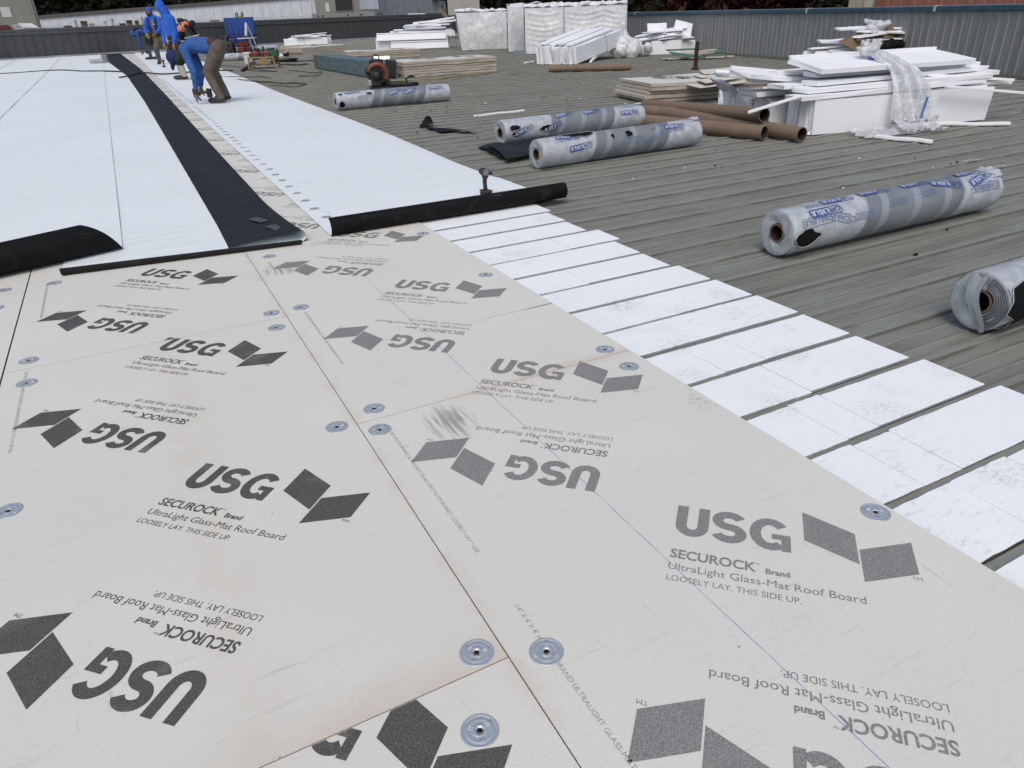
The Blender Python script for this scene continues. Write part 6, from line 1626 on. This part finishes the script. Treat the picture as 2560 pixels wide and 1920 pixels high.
m = MB(); m.cap((-.05, -.30, 1.07), .02, (.20, -.30, 1.08), .02, 8); bt_ = m.build('tool_handle', M_BOOTB, None, smooth=True); bt_.location = L3; bt_.rotation_euler = (0, 0, EZ); tag(bt_, 'short dark tool held in both gloves of the bearded man', 'tool handle')  # dark tool handle across both hands, kind of tool unknown
# man bending far left
L4 = G(379, 149, .006)
J4 = dict(an=(.0, .0, .085), tn=(-.18, -.08, .045), af=(.18, .25, .085), tf=(.0, .2, .045), kn=(.0, -.03, .50), kf=(.14, .22, .50), hn=(.10, .0, .92), hf=(.16, .20, .92),
          chest=(-.12, .08, 1.12), neck=(-.36, .08, 1.08), head=(-.53, .06, .97), sn=(-.28, -.10, 1.06), sf=(-.26, .28, 1.08), en=(-.24, -.16, .70), ef=(-.1, .34, .82), wn=(-.24, -.16, .40), wf=(-.02, .2, .7))
P4_, H4 = person(L4, 'man in dull blue bending down at the left end of the group, hood up', J4, M_SKIN, M_BLUEF, M_GREYT, M_BOOTB, head_up=(-.8, 0, .5), face=(-.5, 0, -.8), hood=M_BLUEF)
m = MB(); m.tube([(.03, -.05, 1.18), (-.16, -.10, 1.24), (-.36, -.08, 1.20), (-.46, .0, 1.08)], .03, 6); m.build('harness_strap', M_BLACKC, P4_, smooth=True)
m = MB(); m.tube([(-.02, -.10, 1.02), (-.12, -.14, .95), (-.26, -.15, .93)], .03, 6); m.build('harness_strap', M_BLACKC, P4_, smooth=True)
m = MB(); m.cap((.06, -.12, .92), .08, (.04, -.14, .66), .07, 8); m.build('tool_pouch', M_BLACKC, P4_, smooth=True)
d4 = driver((0, 0, 0), 0, 'dark driver held down to the sheet by the man bending far left')
lm = Matrix.Translation(L4) @ Matrix.Rotation(EZ, 4, 'Z') @ Matrix(((0, 0, -1.2, -.02), (0, -1.2, 0, -.16), (-1.2, 0, 0, .30), (0, 0, 0, 1)))
d4.rotation_euler = lm.to_euler(); d4.location = lm.translation; d4.scale = (1.2, 1.2, 1.2)
# man in the orange vest
L5 = G(460, 143, DZ)
J5 = dict(an=(-.05, .0, .085), tn=(.13, -.06, .045), af=(.10, .25, .085), tf=(.28, .2, .045), kn=(-.02, .0, .52), kf=(.10, .22, .52), hn=(.02, .0, .97), hf=(.06, .20, .97),
          chest=(.28, .10, 1.26), neck=(.50, .10, 1.30), head=(.68, .08, 1.29), sn=(.44, -.10, 1.24), sf=(.44, .28, 1.26), en=(.62, -.12, .98), ef=(.6, .3, 1.0), wn=(.74, -.10, .76), wf=(.7, .28, .78))
P5_, H5 = person(L5, 'man in black with an orange safety vest bending to the right by the blue chest', J5, M_SKIN, M_BLACKC, M_BLACKC, M_BOOTB, bulk=1.12, head_up=(.5, 0, .85), face=(.7, .3, -.6), hood=M_BLACKC)
m = MB()
for s in (-1, 1): m.cap((.40, .10+.09*s, 1.285), .165, (.10, .10+.085*s, 1.12), .165, 12)
m.melt('vest', M_VEST, P5_, .014, 3, .02, .1)
for x, z in ((.33, 1.26), (.19, 1.17)):
    m = MB(); m.tube([(x+.09*math.sin(t)*.0-.08*math.cos(t), .10+.258*math.sin(t), z+.152*math.cos(t)) for t in [2*PI*i/24 for i in range(24)]], .022, 6, closed=True); m.build('reflective_band', M_SILV, P5_, smooth=True)
